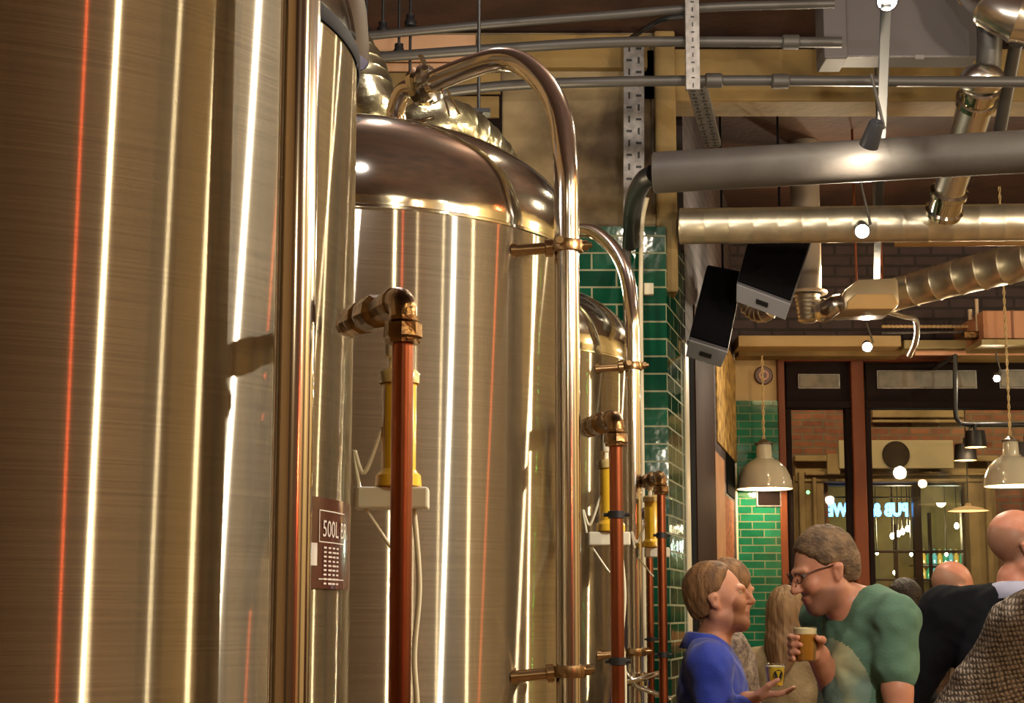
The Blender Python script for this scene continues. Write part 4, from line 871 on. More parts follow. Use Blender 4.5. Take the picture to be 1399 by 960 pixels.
# ------------------------------------------------------------------ people: smooth-union distance fields meshed with surface nets
class SDF:
    def __init__(s, xs, ys, zs):
        s.xs, s.ys, s.zs = [np.asarray(a, dtype=np.float32) for a in (xs, ys, zs)]
        s.f = np.full((len(xs), len(ys), len(zs)), .5, dtype=np.float32)
    def _sl(s, lo, hi, pad):
        r = []
        for a, l, h in zip((s.xs, s.ys, s.zs), lo, hi):
            i0 = int(np.searchsorted(a, l-pad)); i1 = int(np.searchsorted(a, h+pad)); r.append(slice(i0, i1))
        return tuple(r)
    def _grid(s, sl):
        return s.xs[sl[0]][:, None, None], s.ys[sl[1]][None, :, None], s.zs[sl[2]][None, None, :]
    def _mix(s, sl, d, k, op):
        a = s.f[sl]
        if a.size == 0: return
        if op == 'add':
            if k > 0: h = np.maximum(k - np.abs(a-d), 0)/k; s.f[sl] = np.minimum(a, d) - h*h*k*.25
            else: s.f[sl] = np.minimum(a, d)
        else:
            d = -d
            if k > 0: h = np.maximum(k - np.abs(a-d), 0)/k; s.f[sl] = np.maximum(a, d) + h*h*k*.25
            else: s.f[sl] = np.maximum(a, d)
    def cone(s, p, q, r1, r2, k=.02, op='add'):
        p = np.array(p, dtype=np.float32); q = np.array(q, dtype=np.float32); rm = max(r1, r2)
        sl = s._sl(np.minimum(p, q)-rm, np.maximum(p, q)+rm, .05+k); X, Y, Z = s._grid(sl)
        v = q-p; L2 = float(v@v)+1e-9
        t = np.clip(((X-p[0])*v[0]+(Y-p[1])*v[1]+(Z-p[2])*v[2])/L2, 0, 1)
        d = np.sqrt((X-p[0]-t*v[0])**2+(Y-p[1]-t*v[1])**2+(Z-p[2]-t*v[2])**2) - (r1+(r2-r1)*t)
        s._mix(sl, d, k, op)
    def ell(s, c, r, k=.02, op='add', rot=None):
        c = np.array(c, dtype=np.float32); r = np.array(r, dtype=np.float32); rm = float(max(r))
        sl = s._sl(c-rm, c+rm, .05+k); X, Y, Z = s._grid(sl)
        x, y, z = X-c[0], Y-c[1], Z-c[2]
        if rot is not None:
            M = np.array(rot.to_3x3().transposed(), dtype=np.float32)
            x, y, z = M[0, 0]*x+M[0, 1]*y+M[0, 2]*z, M[1, 0]*x+M[1, 1]*y+M[1, 2]*z, M[2, 0]*x+M[2, 1]*y+M[2, 2]*z
        k0 = np.sqrt((x/r[0])**2+(y/r[1])**2+(z/r[2])**2); k1 = np.sqrt((x/r[0]**2)**2+(y/r[1]**2)**2+(z/r[2]**2)**2)+1e-6
        s._mix(sl, k0*(k0-1)/k1, k, op)
    def plane(s, n, c, k=0.):
        """keep n.p < c"""
        X, Y, Z = s._grid((slice(None),)*3); d = n[0]*X+n[1]*Y+n[2]*Z-c
        s._mix((slice(None),)*3, -d, k, 'cut')
    def wob(s, amp, fr, ph=0.):
        X, Y, Z = s._grid((slice(None),)*3)
        s.f += (amp*(np.sin(fr*X+2.1*np.sin(fr*.7*Z+ph))*np.sin(fr*.9*Y+ph+1.3*np.sin(fr*.5*X))*1.0 + .6*amp*np.sin(fr*1.7*Z+2*np.sin(fr*.8*X+ph)+fr*.6*Y))).astype(np.float32)
    def mesh(s):
        f = s.f; neg = f < 0; nx, ny, nz = f.shape
        cn = np.zeros((nx-1, ny-1, nz-1), np.int8)
        for i in (0, 1):
            for j in (0, 1):
                for k in (0, 1): cn += neg[i:nx-1+i, j:ny-1+j, k:nz-1+k]
        act = (cn > 0) & (cn < 8); idx = -np.ones(act.shape, np.int64); I, J, K = np.nonzero(act); idx[act] = np.arange(len(I))
        acc = np.zeros((len(I), 3)); cnt = np.zeros(len(I))
        A = [s.xs, s.ys, s.zs]
        for ax in range(3):
            for u in (0, 1):
                for w in (0, 1):
                    o = [0, 0, 0]; oth = [a for a in range(3) if a != ax]; o[oth[0]] = u; o[oth[1]] = w; o2 = list(o); o2[ax] = 1
                    a = f[I+o[0], J+o[1], K+o[2]]; b = f[I+o2[0], J+o2[1], K+o2[2]]; m = (a < 0) != (b < 0)
                    t = np.where(m, a/np.where(m, a-b, 1), 0)
                    P = np.stack([s.xs[I+o[0]], s.ys[J+o[1]], s.zs[K+o[2]]], 1).astype(float)
                    Q = np.stack([s.xs[I+o2[0]], s.ys[J+o2[1]], s.zs[K+o2[2]]], 1)
                    acc[m] += (P+(Q-P)*t[:, None])[m]; cnt[m] += 1
        V = acc/cnt[:, None]; Fc = []
        for ax in range(3):
            o = [a for a in range(3) if a != ax]
            n1 = [slice(1, -1)]*3; n1[ax] = slice(0, -1); n2 = [slice(1, -1)]*3; n2[ax] = slice(1, None)
            a = neg[tuple(n1)]; b = neg[tuple(n2)]; c = a != b
            P = np.argwhere(c)
            if len(P) == 0: continue
            P[:, o[0]] += 1; P[:, o[1]] += 1
            sg = a[c]
            def g(d0, d1):
                Q = P.copy(); Q[:, o[0]] -= d0; Q[:, o[1]] -= d1; return idx[Q[:, 0], Q[:, 1], Q[:, 2]]
            q = np.stack([g(0, 0), g(1, 0), g(1, 1), g(0, 1)], 1)
            if ax == 1: q = q[:, ::-1]
            q[~sg] = q[~sg][:, ::-1]; Fc.append(q)
        Fc = np.concatenate(Fc); Fc = Fc[(Fc >= 0).all(1)]
        return V, Fc
def fobj(name, S, mat, parent, keep_largest=True, relax=1, mats=None, fm=None, tint=None):
    V, Fc = S.mesh()
    for _ in range(relax):
        acc = np.zeros_like(V); cnt = np.zeros(len(V))
        for a, b in ((0, 1), (1, 2), (2, 3), (3, 0)):
            np.add.at(acc, Fc[:, a], V[Fc[:, b]]); np.add.at(acc, Fc[:, b], V[Fc[:, a]]); np.add.at(cnt, Fc[:, a], 1); np.add.at(cnt, Fc[:, b], 1)
        V = V*.5 + acc/np.maximum(cnt, 1)[:, None]*.5
    # drop crumbs
    lab = np.arange(len(V))
    for _ in range(400):
        mn = lab[Fc].min(1); new = lab.copy(); np.minimum.at(new, Fc.ravel(), np.repeat(mn, 4)); new = new[new]
        if (new == lab).all(): break
        lab = new
    u, c = np.unique(lab, return_counts=True)
    good = u[c >= (c.max() if keep_largest else max(40, c.max()*.04))]; keep = np.isin(lab, good)
    mp = np.cumsum(keep)-1; Fc = Fc[keep[Fc].all(1)]; V = V[keep]; Fc = mp[Fc]
    me = bpy.data.meshes.new(name); me.vertices.add(len(V)); me.vertices.foreach_set('co', V.astype(np.float32).ravel())
    me.loops.add(len(Fc)*4); me.loops.foreach_set('vertex_index', Fc.astype(np.int32).ravel())
    me.polygons.add(len(Fc)); me.polygons.foreach_set('loop_start', np.arange(0, len(Fc)*4, 4, dtype=np.int32))
    me.update(calc_edges=True); me.validate()
    if mats:
        for m in mats: me.materials.append(m)
        ctr = V[Fc].mean(1); me.polygons.foreach_set('material_index', fm(ctr).astype(np.int32))
    else: me.materials.append(mat)
    me.polygons.foreach_set('use_smooth', [True]*len(me.polygons)); me.update()
    if tint:
        at = me.attributes.new('tint', 'FLOAT_COLOR', 'POINT'); co = np.empty(len(me.vertices)*3, np.float32); me.vertices.foreach_get('co', co)
        at.data.foreach_set('color', tint(co.reshape(-1, 3).astype(float)).astype(np.float32).ravel())
    o = bpy.data.objects.new(name, me); COL.objects.link(o); o.parent = parent
    return o
def fabric(name, col, col2, stripe=None, sc_=300, rough=.85):
    return pm(name, col, rough, col2=col2, nscale=18, bump=.25, bscale=220, sheen=.15, spec=.2)
SKIN = pm('skin_fair', (.56, .27, .17), .5, col2=(.48, .20, .12), nscale=14, bump=.06, bscale=160)
SKIN2 = pm('skin_ruddy', (.60, .27, .18), .45, col2=(.50, .20, .13), nscale=12, bump=.06, bscale=150)
for m_ in (SKIN, SKIN2):
    N_, L_ = m_.node_tree.nodes, m_.node_tree.links; bs_ = N_['Principled BSDF']; src = bs_.inputs['Base Color'].links[0].from_socket
    at_ = N_.new('ShaderNodeAttribute'); at_.attribute_name = 'tint'; mx_ = N_.new('ShaderNodeMix'); mx_.data_type = 'RGBA'
    L_.new(at_.outputs['Alpha'], mx_.inputs[0]); L_.new(src, mx_.inputs[6]); L_.new(at_.outputs['Color'], mx_.inputs[7]); L_.new(mx_.outputs[2], bs_.inputs['Base Color'])
LIP = pm('lip', (.40, .13, .10), .4)
EYEW = pm('eye_white', (.42, .38, .34), .3); IRIS = pm('iris', (.05, .04, .03), .1)

SHAVED = pm('shaved_hair', (.40, .23, .15), .7, col2=(.30, .17, .11), nscale=60)
STUB = pm('stubbled_skin', (.46, .21, .13), .6, col2=(.38, .16, .095), nscale=60)
def person(name, X, Y, heading, H, label, pose, skin=SKIN, hair=None, shirt=None, trousers=None, res=.006, fem=False, beard=None, group=None, bulk=1., collar=None, sleeve=1., lean=0., head=(0, 0, 0), bald=False, longhair=False, glasses=False, sleeve_side=None, shirt_hem=.90, shirt_pad=.013, fold=.0022, hairvol=1., stubble=None, hairline=.064, hscale=1., hoff=(0, 0, 0)):
    """heading: compass angle of the facing direction measured from +X (radians). pose: elbow/wrist of each arm in local metres (x right, y forward)"""
    s = H/1.75
    root = empty(name, (X, Y, 0), label, 'person', group, rz=heading-PI/2)
    ln = lambda z: lean*max(0, z-.95)          # forward lean
    def P(x, y, z): return (x*s, (y+ln(z))*s, z*s)
    sw = (.158 if fem else .185)*bulk; hw = .095
    pel = P(0, 0, .95); 
    sh = {1: P(sw, -.01, 1.415), -1: P(-sw, -.01, 1.415)}
    allp = [sh[1], sh[-1]]
    arms = {}
    for sd in (1, -1):
        e, w = pose.get(sd, ((sd*.26, -.03, 1.13), (sd*.25, .08, .88)))
        e = tuple(c*s for c in e); w = tuple(c*s for c in w); arms[sd] = (sh[sd], e, w); allp += [e, w]
    xs0 = min(p[0] for p in allp)-.16; xs1 = max(p[0] for p in allp)+.16; ys0 = min(min(p[1] for p in allp), -.15)-.16; ys1 = max(max(p[1] for p in allp), .12)+.22
    ymax = (.16+ln(1.6))*s+.1; ys1 = max(ys1, ymax)
    gx = np.arange(xs0, xs1, res); gy = np.arange(ys0, ys1, res)
    gz = np.concatenate([np.arange(-.02, .70*s, .02), np.arange(.70*s, 1.36*s, res), np.arange(1.36*s, 1.80*s+.08, min(res, .0055))])
    S = SDF(gx, gy, gz)
    HR = Euler(head, 'XYZ').to_matrix(); hp = Vector(P(0, -.01, 1.50)) + Vector(hoff); hs = s*hscale
    def hd(x, y, z):          # head-local (metres for H=1.75, origin neck top)
        return tuple(hp + HR @ Vector((x*hs, (y+.01)*hs, (z-1.50)*hs)))
    def torso(S, pad, arms_to=1., neck=True, legs=True, arm_sides=(1, -1)):
        b = bulk
        S.ell(P(0, -.005, 1.30), (np.array((.158*b, .108*b, .17))*s+pad), .06)
        S.ell(P(0, .015, 1.10), (np.array((.142*b, .108*b, .16))*s+pad), .06)
        S.ell(P(0, -.005, .93), (np.array((.165*b, .118*b, .13))*s+pad), .06)
        if fem:
            for sd in (1, -1): S.ell(P(sd*.07, .09, 1.27), np.array((.06, .055, .06))*s+pad, .03)
        for sd in (1, -1):
            a, e, w = arms[sd]
            S.cone(P(sd*.05, -.02, 1.445), a, .05*s+pad, .058*s*b+pad, .05)
            if sd in arm_sides:
                if arms_to >= .5:
                    S.cone(a, e, .056*s*b+pad, .043*s*b+pad*1.2, .03)
                    if arms_to > .55:
                        t = (arms_to-.5)/.5; q = tuple(e[i]+(w[i]-e[i])*t for i in range(3))
                        S.cone(e, q, .042*s*b+pad*1.2, (.042+(.027-.042)*t)*s*b+pad*1.3, .02)
                else:
                    t = arms_to*2; q = tuple(a[i]+(e[i]-a[i])*t for i in range(3)); S.cone(a, q, .056*s*b+pad, (.056-.013*t)*s*b+pad*1.5, .03)
        if neck: S.cone(P(0, -.02, 1.42), hd(0, -.015, 1.53), .062*s+pad, .056*s+pad, .04)
        if legs:
            for sd in (1, -1):
                S.cone(P(sd*hw, -.0, .90), P(sd*hw*1.05, .01, .50), .085*s*b+pad, .055*s+pad, .03)
                S.cone(P(sd*hw*1.05, .01, .50), P(sd*hw*1.05, -.02, .09), .052*s+pad, .036*s+pad, .03)
    torso(S, 0)
    # feet
    for sd in (1, -1):
        S.cone(P(sd*hw*1.05, -.03, .05), P(sd*hw*1.2, .13, .035), .04*s, .03*s, .03)
    # head
    sb = s; s = hs
    e_ = lambda c, r, k=.02, op='add': S.ell(hd(*c), np.array(r)*s, k, op, rot=HR)
    e_((0, -.008, 1.665), (.075, .090, .086), .02)
    e_((0, .035, 1.615), (.061, .064, .082), .03)
    S.cone(hd(0, .045, 1.56), hd(0, .072, 1.537), .040*s, .024*s, .03)                    # jaw to chin
    for sd in (1, -1):
        S.cone(hd(sd*.052, -.005, 1.575), hd(sd*.018, .072, 1.538), .020*s, .017*s, .03)  # jaw line
        e_((sd*.036, .072, 1.605), (.024, .022, .022), .02)                             # cheek
        e_((sd*.033, .101, 1.640), (.019, .012, .011), .012, 'cut')                      # eye socket
        S.cone(hd(sd*.014, .097, 1.655), hd(sd*.046, .084, 1.655), .009*s, .007*s, .012)  # brow
        # ear
        S.cone(hd(sd*.076, -.004, 1.638), hd(sd*.074, .004, 1.600), .014*s, .008*s, .006)
        S.cone(hd(sd*.080, -.016, 1.636), hd(sd*.078, -.008, 1.606), .011*s, .007*s, .006)
        S.cone(hd(sd*.086, .000, 1.628), hd(sd*.086, .002, 1.614), .006*s, .006*s, .004, 'cut')
    S.cone(hd(0, .098, 1.645), hd(0, .120, 1.604), .0085*s, .0125*s, .012)                # nose
    for sd in (1, -1): e_((sd*.011, .108, 1.600), (.008, .010, .007), .008)
    e_((0, .093, 1.572), (.026, .014, .0085), .008); e_((0, .090, 1.560), (.022, .013, .008), .008)
    e_((0, .108, 1.5665), (.024, .006, .0018), .004, 'cut')
    # hands
    s = sb
    for sd in (1, -1):
        a, e, w = arms[sd]
        grip = pose.get(('grip', sd))
        wv = Vector(w); ev = Vector(e); fdir = (wv-ev).normalized()
        if grip is None:      # relaxed, slightly curled
            side = Vector((sd, 0, 0)); palm_n = Vector((-sd, 0, 0)); palm_n = (palm_n - fdir*palm_n.dot(fdir)).normalized(); across = fdir.cross(palm_n)*(sd)
            if across.y < 0: across = -across
            kn = wv + fdir*.085*s
            for j, off in enumerate((-.018, .018)): S.cone(wv + across*off*.6*s, kn + across*off*1.3*s, .018*s, .014*s, .012)
            S.cone(wv+fdir*.01, kn, .020*s, .016*s, .012)
            for j, (off, L) in enumerate(((.030, .075), (.010, .083), (-.010, .078), (-.029, .060))):
                p0 = kn + across*off*s; p1 = p0 + (fdir*.9+palm_n*.25).normalized()*L*.45*s; p2 = p1 + (fdir*.7+palm_n*.7).normalized()*L*.32*s; p3 = p2 + (fdir*.4+palm_n*.9).normalized()*L*.25*s
                for u, v_, r1, r2 in ((p0, p1, .0095, .0088), (p1, p2, .0088, .008), (p2, p3, .008, .007)): S.cone(u, v_, r1*s, r2*s, .003)
            t0 = wv + fdir*.02*s + across*.022*s; t1 = t0 + (fdir*.6+across*.6+palm_n*.4).normalized()*.045*s; t2 = t1 + (fdir*.9+palm_n*.2).normalized()*.035*s
            S.cone(t0, t1, .014*s, .011*s, .01); S.cone(t1, t2, .0105*s, .009*s, .003)
        else:
            for (u, v_, r1, r2) in grip(wv, s): S.cone(u, v_, r1*s, r2*s, .005 if r1 < .012 else .012)
        S.cone(ev, wv, .042*s*bulk, .027*s, .02)
    arm_vis = None
    HM = np.array(HR)
    def zones(c):
        q = (c - np.array(hp)) @ HM / hs; x, y, z = q[:, 0], q[:, 1]-.01, q[:, 2]+1.50
        sm = lambda v, w: np.clip(v/w + .5, 0, 1)
        out = np.zeros((len(c), 4))
        def put(m, col):
            out[:, :3] = out[:, :3]*(1-m[:, None]) + np.array(col)*m[:, None]; out[:, 3] = np.maximum(out[:, 3], m)
        head_ = (z > 1.50) & (np.abs(x) < .12) & (np.abs(y) < .2)
        if stubble is not None:
            m = sm(1.590 - .35*np.abs(y-.06) - z, .016)*sm(z-1.515+.1*y, .02)*sm(y-.012, .03)
            mouth = sm(.026-np.abs(x), .01)*sm(.010-np.abs(z-1.566), .006)*sm(y-.075, .02)
            moust = sm(.034-np.abs(x), .012)*sm(.006-np.abs(z-1.583), .008)*sm(y-.075, .02)
            m = np.maximum(m*(1-mouth), moust)*stubble[3]*head_; put(m, stubble[:3])
        if bald:
            m = sm(1.672 - .25*y - z, .02)*sm(z - 1.575 - .1*(y+.1), .02)*sm(-.004 + .3*(z-1.62) - y, .016)*sm(.083-np.abs(x), .004)*.8*head_; put(m, (.30, .17, .11))
        m = sm(.023-np.abs(x), .006)*sm(.0105-np.abs(z-1.5665), .005)*sm(y-.086, .006)*head_; put(m, (.42, .14, .11))
        return out
    body = fobj('body', S, skin, root, relax=1, tint=zones)
    # eyes
    s = hs
    for sd in (1, -1):
        c = Vector(hd(sd*.032, .0795, 1.640)); ey = MB().sphere((0, 0, 0), .0115*s, 14).build('eye', EYEW, root, smooth=True); ey.location = c
        ir = MB().sphere(HR @ Vector((0, .0058*s, 0)), .0064*s, 10).build('iris', IRIS, ey, smooth=True)
    s = sb
    if shirt:
        g2 = SDF(np.arange(xs0, xs1, res*1.0), np.arange(ys0, ys1, res*1.0), np.arange(.78*s, 1.56*s, res*1.0))
        torso(g2, shirt_pad, arms_to=sleeve, neck=False, legs=False)
        for sd in (1, -1): g2.cone(P(sd*hw, 0, .90), P(sd*hw, 0, .80), .088*s*bulk+shirt_pad, .086*s*bulk+shirt_pad, .03)
        g2.wob(fold, 38, len(label) % 7); g2.wob(fold*.6, 75, 2.)
        n_ = Vector((0, .28, 1)).normalized(); c_ = n_.dot(Vector(P(0, .0, 1.468)))
        g2.plane((0, 0, -1), -shirt_hem*s)
        g2.cone(P(0, -.02, 1.44), P(0, .0, 1.60), .062*s, .075*s, .0, 'cut')
        if pose.get('vneck'): g2.cone(P(0, .05, 1.50), P(0, .135, 1.40), .05*s, .015*s, .01, 'cut')
        sm = shirt if not isinstance(shirt, tuple) else None
        fobj('shirt', g2, sm, root, relax=1) if sm else fobj('shirt', g2, None, root, relax=1, mats=shirt[0], fm=lambda c: shirt[1](c/s))
    if trousers:
        g3 = SDF(np.arange(-.32*s*bulk, .32*s*bulk, .012), np.arange(-.25*s, .28*s, .012), np.arange(.03*s, 1.02*s, .012))
        g3.ell(P(0, -.005, .93), (np.array((.165*bulk, .118*bulk, .12))*s+.010), .05)
        for sd in (1, -1):
            g3.cone(P(sd*hw, 0, .90), P(sd*hw*1.05, .01, .50), .088*s*bulk+.012, .062*s+.012, .03); g3.cone(P(sd*hw*1.05, .01, .50), P(sd*hw*1.05, -.02, .07), .060*s+.012, .05*s+.010, .03)
        g3.wob(.002, 40, 1.); g3.plane((0, 0, -1), -.06*s)
        fobj('trousers', g3, trousers, root)
        for sd in (1, -1):
            m = SDF(np.arange(sd*.12*s-.12, sd*.12*s+.12, .007), np.arange(-.16, .26, .007), np.arange(-.02, .14, .007))
            m.cone(P(sd*hw*1.05, -.04, .055), P(sd*hw*1.2, .14, .042), .05*s, .040*s, .03); m.cone(P(sd*hw*1.05, -.03, .05), P(sd*hw*1.05, -.03, .10), .05*s, .045*s, .03)
            m.plane((0, 0, -1), -.003); fobj('shoe', m, pm('shoe_leather', (.03, .02, .015), .4), root)
    s = hs
    if hair and not bald:
        hr = min(res, .0055)
        ctr = hd(0, -.01, 1.62)
        g4 = SDF(np.arange(ctr[0]-.16, ctr[0]+.16, hr), np.arange(ctr[1]-.19, ctr[1]+.19, hr), np.arange(ctr[2]-(.42 if longhair else .17), ctr[2]+.17, hr))
        v_ = .011*hairvol
        g4.ell(hd(0, -.010, 1.668), np.array((.077+v_, .091+v_*1.1, .088+v_*1.2))*s, 0, rot=HR)
        if not longhair: g4.ell(hd(0, -.038, 1.615), np.array((.066+v_*.5, .056+v_, .072))*s, .03, rot=HR)
        else:
            g4.ell(hd(0, -.05, 1.55), np.array((.085, .065, .16))*s, .04, rot=HR)
            g4.cone(hd(0, -.055, 1.50), hd(0, -.09, 1.33), .075*s, .055*s, .04)
            g4.cone(hd(.055, -.01, 1.6), hd(.07, -.03, 1.42), .03*s, .025*s, .03); g4.cone(hd(-.055, -.01, 1.6), hd(-.07, -.03, 1.42), .03*s, .025*s, .03)
        if not longhair or True:
            hn = HR @ Vector((0, .86, -.51)); hc = hn.dot(Vector(hd(0, hairline, 1.70)) )
            g4.plane(tuple(hn), hc, .012)
        if bald:
            hn = HR @ Vector((0, -.25, 1)).normalized(); g4.plane(tuple(hn), hn.dot(Vector(hd(0, -.02, 1.665))), .01)
        for sd in (1, -1): g4.ell(hd(sd*.09, .004, 1.615), np.array((.04, .026, .038))*s, .004, 'cut', rot=HR)
        if not longhair: 
            hn = HR @ Vector((0, .3, -1)).normalized(); g4.plane(tuple(hn), hn.dot(Vector(hd(0, -.08, 1.560))), .01)
        X_, Y_, Z_ = g4._grid((slice(None),)*3)
        if not longhair: g4.f += (np.clip((hd(0, 0, 1.675)[2] - Z_)/(.10*s), 0, 1)*v_*.85).astype(np.float32)
        g4.f += (.0012*np.sin(240*X_+60*Z_+9*np.sin(25*Y_))+.0012*np.sin(150*X_+90*Y_+30*Z_+5*np.sin(22*Z_))).astype(np.float32)
        fobj('hair', g4, hair, root, keep_largest=not bald)
    if beard:
        g5 = SDF(np.arange(hd(0, 0, 1.6)[0]-.14, hd(0, 0, 1.6)[0]+.14, .005), np.arange(hd(0, .05, 1.6)[1]-.15, hd(0, .05, 1.6)[1]+.15, .005), np.arange(hd(0, .04, 1.56)[2]-.12, hd(0, .04, 1.56)[2]+.12, .005))
        pad = beard[1]
        g5.ell(hd(0, .035, 1.615), np.array((.061, .064, .082))*s+pad, .0, rot=HR)
        g5.cone(hd(0, .045, 1.56), hd(0, .072, 1.537), .040*s+pad, .024*s+pad, .03)
        for sd in (1, -1): g5.cone(hd(sd*.052, -.005, 1.575), hd(sd*.018, .072, 1.538), .020*s+pad, .017*s+pad, .03)
        g5.ell(hd(0, .093, 1.572), np.array((.026, .014, .0085))*s+pad*.5, .01, rot=HR)
        hn = HR @ Vector((0, .12, .99)).normalized(); g5.plane(tuple(hn), hn.dot(Vector(hd(0, .092, 1.580))), .004)
        hn = HR @ Vector((0, -1, 0)); g5.plane(tuple(hn), hn.dot(Vector(hd(0, .012, 1.57))), .004)
        g5.ell(hd(0, .112, 1.567), np.array((.022, .016, .010))*s, .004, 'cut', rot=HR)
        g5.wob(.0008, 300, 1.)
        fobj('beard', g5, beard[0], root, keep_largest=True)
    s = sb
    if collar:
        m = MB()
        n = 28; rr = [(.070, 1.462, 0), (.066, 1.515, 1), (.074, 1.512, 2), (.096, 1.462, 3)]
        pts = []
        for (r, z, q) in rr:
            row = []
            for i in range(n+1):
                a = PI/2 + .22 + (2*PI-.44)*i/n; fy = math.sin(a)
                zz = z - .022*(fy > 0)*fy*fy*(1.9 if q != 3 else 3.0) + .006*(-fy)
                row.append(Vector(P(math.cos(a)*r*1.02, math.sin(a)*r*1.05 - .012, zz)))
            pts.append(row)
        v = [p for row in pts for p in row]; f = []
        for q in range(3):
            for i in range(n): f.append([q*(n+1)+i, q*(n+1)+i+1, (q+1)*(n+1)+i+1, (q+1)*(n+1)+i])
        o = mesh('collar', v, f, collar, root)
        md = o.modifiers.new('t', 'SOLIDIFY'); md.thickness = .004; md.offset = 0
    s = hs
    if glasses:
        m = MB(); tb = lambda pts, r=.0016: m.tube([hd(*p) for p in pts], r, 6)
        for sd in (1, -1):
            ring = [hd(sd*.034 + .024*math.cos(t), .112 - .010*abs(math.cos(t)), 1.640 + .016*math.sin(t)) for t in [2*PI*i/20 for i in range(20)]]
            m.tube(ring, .0016*s, 6, closed=True)
            tb([(sd*.058, .103, 1.645), (sd*.080, .05, 1.648), (sd*.083, -.005, 1.642), (sd*.080, -.02, 1.625)])
        tb([(-.010, .111, 1.644), (0, .116, 1.647), (.010, .111, 1.644)])
        m.build('glasses', pm('glasses_frame', (.02, .015, .015), .3, .5), root, smooth=True)
    return root, P, hd, sb

def grip_cup(Clocal, r, phi, sgn, zoff=0.):
    """fingers wrapped round an upright cup: Clocal axis point at grip height (local metres), r radius, phi palm azimuth (local), sgn wrap direction"""
    def g(w, s):
        C = Vector(Clocal); out = []
        at = lambda a, rr, z: C + Vector((math.cos(a)*rr, math.sin(a)*rr, z))
        pal = r + .020
        kn = []
        for j, (z, L) in enumerate(((.030, 1.), (.010, 1.08), (-.010, 1.0), (-.028, .82))):
            a0 = phi + sgn*.75; ks = [at(a0, r+.013, z)]
            st_ = (.045*L/(r+.011), .030*L/(r+.010), .022*L/(r+.009))
            a = a0
            for q in st_: a += sgn*q; ks.append(at(a, r+.0095, z - .003))
            kn.append(ks[0])
            for i in range(3): out.append((ks[i], ks[i+1], (.0095, .009, .0082)[i], (.009, .0082, .0072)[i]))
            out.append((w, at(phi, pal, z*.8), .020, .014)); out.append((at(phi, pal, z*.8), ks[0], .014, .010))
        t0 = at(phi - sgn*.35, r+.018, .012); t1 = at(phi - sgn*1.2, r+.012, .020); t2 = at(phi - sgn*1.9, r+.010, .024)
        out += [(w, t0, .018, .014), (t0, t1, .013, .011), (t1, t2, .0105, .009)]
        return out
    return g
def beer_cup(loc, r0, r1, h, label, fill, mats, emblem=True, group=None, name='plastic_cup', foam=.012):
    root = empty(name, loc, label, 'cup' if emblem else 'beer glass', group)
    MB().lathe([(r0*.99, .001), (r0, 0), (r1, h), (r1+.002, h+.001), (r1-.0015, h), (r0-.0015, .004), (.001, .004)], n=40).build('cup_wall' if emblem else 'glass_wall', GLASS, root, smooth=True)
    rr = lambda z: r0+(r1-r0)*z/h - .0022
    MB().lathe([(.001, .006), (rr(.006), .006), (rr(fill), fill), (.001, fill)], n=40).build('beer', mats, root, smooth=True, autos=.6)
    MB().lathe([(.001, fill), (rr(fill), fill+.0003), (rr(fill+foam), fill+foam), (.001, fill+foam+.002)], n=40).build('foam', pm('beer_foam', (.85, .74, .48), .8), root, smooth=True, autos=.6)
    if emblem:
        m = MB(); a0 = -PI/2+.15
        def onc(u, z): rz_ = r0+(r1-r0)*z/h+.0006; return Vector((rz_*math.cos(a0+u/rz_), rz_*math.sin(a0+u/rz_), z))
        k = 20; zc = h*.5
        for (ox, sx_, tilt) in ((-.0075, .0045, .25), (.0075, .0045, -.25)):
            ring = [onc(ox + sx_*math.cos(t)+tilt*.014*math.sin(t)*(-1), zc+.014*math.sin(t)) for t in [2*PI*i/k for i in range(k)]]
            m.add(ring, [list(range(k))])
        ro = [onc(.0165*math.cos(t), zc+.0185*math.sin(t)) for t in [2*PI*i/k for i in range(k)]]; ri = [onc(.0145*math.cos(t), zc+.0165*math.sin(t)) for t in [2*PI*i/k for i in range(k)]]
        m.add(ro+ri, [[i, (i+1) % k, k+(i+1) % k, k+i] for i in range(k)])
        m.build('emblem', pm('emblem_ink', (.02, .015, .01), .5), root)
    return root
def loc2(px, py, d, X, Y, heading):
    """world pixel point to a person's local frame"""
    p = W(px, py, d) - Vector((X, Y, 0)); a = -(heading-PI/2)
    return (p.x*math.cos(a)-p.y*math.sin(a), p.x*math.sin(a)+p.y*math.cos(a), p.z)

HAIRB = pm('hair_auburn', (.27, .135, .05), .6, col2=(.10, .045, .018), nscale=30, nstretch=(1, 1, .3), bump=.8, bscale=110)
HAIRD = pm('hair_ash_brown', (.20, .125, .065), .65, col2=(.07, .04, .02), nscale=30, nstretch=(.4, 1, 1), bump=.8, bscale=110)
HAIRK = pm('hair_dark', (.035, .02, .012), .6, col2=(.012, .008, .006), nscale=30, bump=.8, bscale=110)
HAIRL = pm('hair_long_blond', (.26, .15, .06), .55, col2=(.13, .065, .025), nscale=25, nstretch=(1, 1, .12), bump=.7, bscale=90)
HAIRG = pm('hair_grey_fair', (.42, .34, .26), .6, col2=(.30, .22, .16), nscale=30, bump=.5, bscale=110)
BLUE = pm('shirt_royal_blue', (.025, .055, .44), .75, col2=(.014, .03, .29), nscale=10, bump=.2, bscale=200, sheen=.2)
GREEN = pm('tshirt_sage_green', (.10, .20, .135), .85, col2=(.075, .155, .105), nscale=12, bump=.2, bscale=200)
JEANS = pm('dark_jeans', (.02, .03, .06), .85, col2=(.012, .018, .04), nscale=20)
SUIT = pm('black_wool', (.008, .009, .013), .9, col2=(.005, .006, .009), nscale=15, spec=.15)
PALEB = pm('pale_blue_cotton', (.42, .44, .62), .8)
KHAKI = pm('khaki_knit', (.34, .25, .13), .9, col2=(.26, .18, .09), nscale=12, bump=.4, bscale=90)
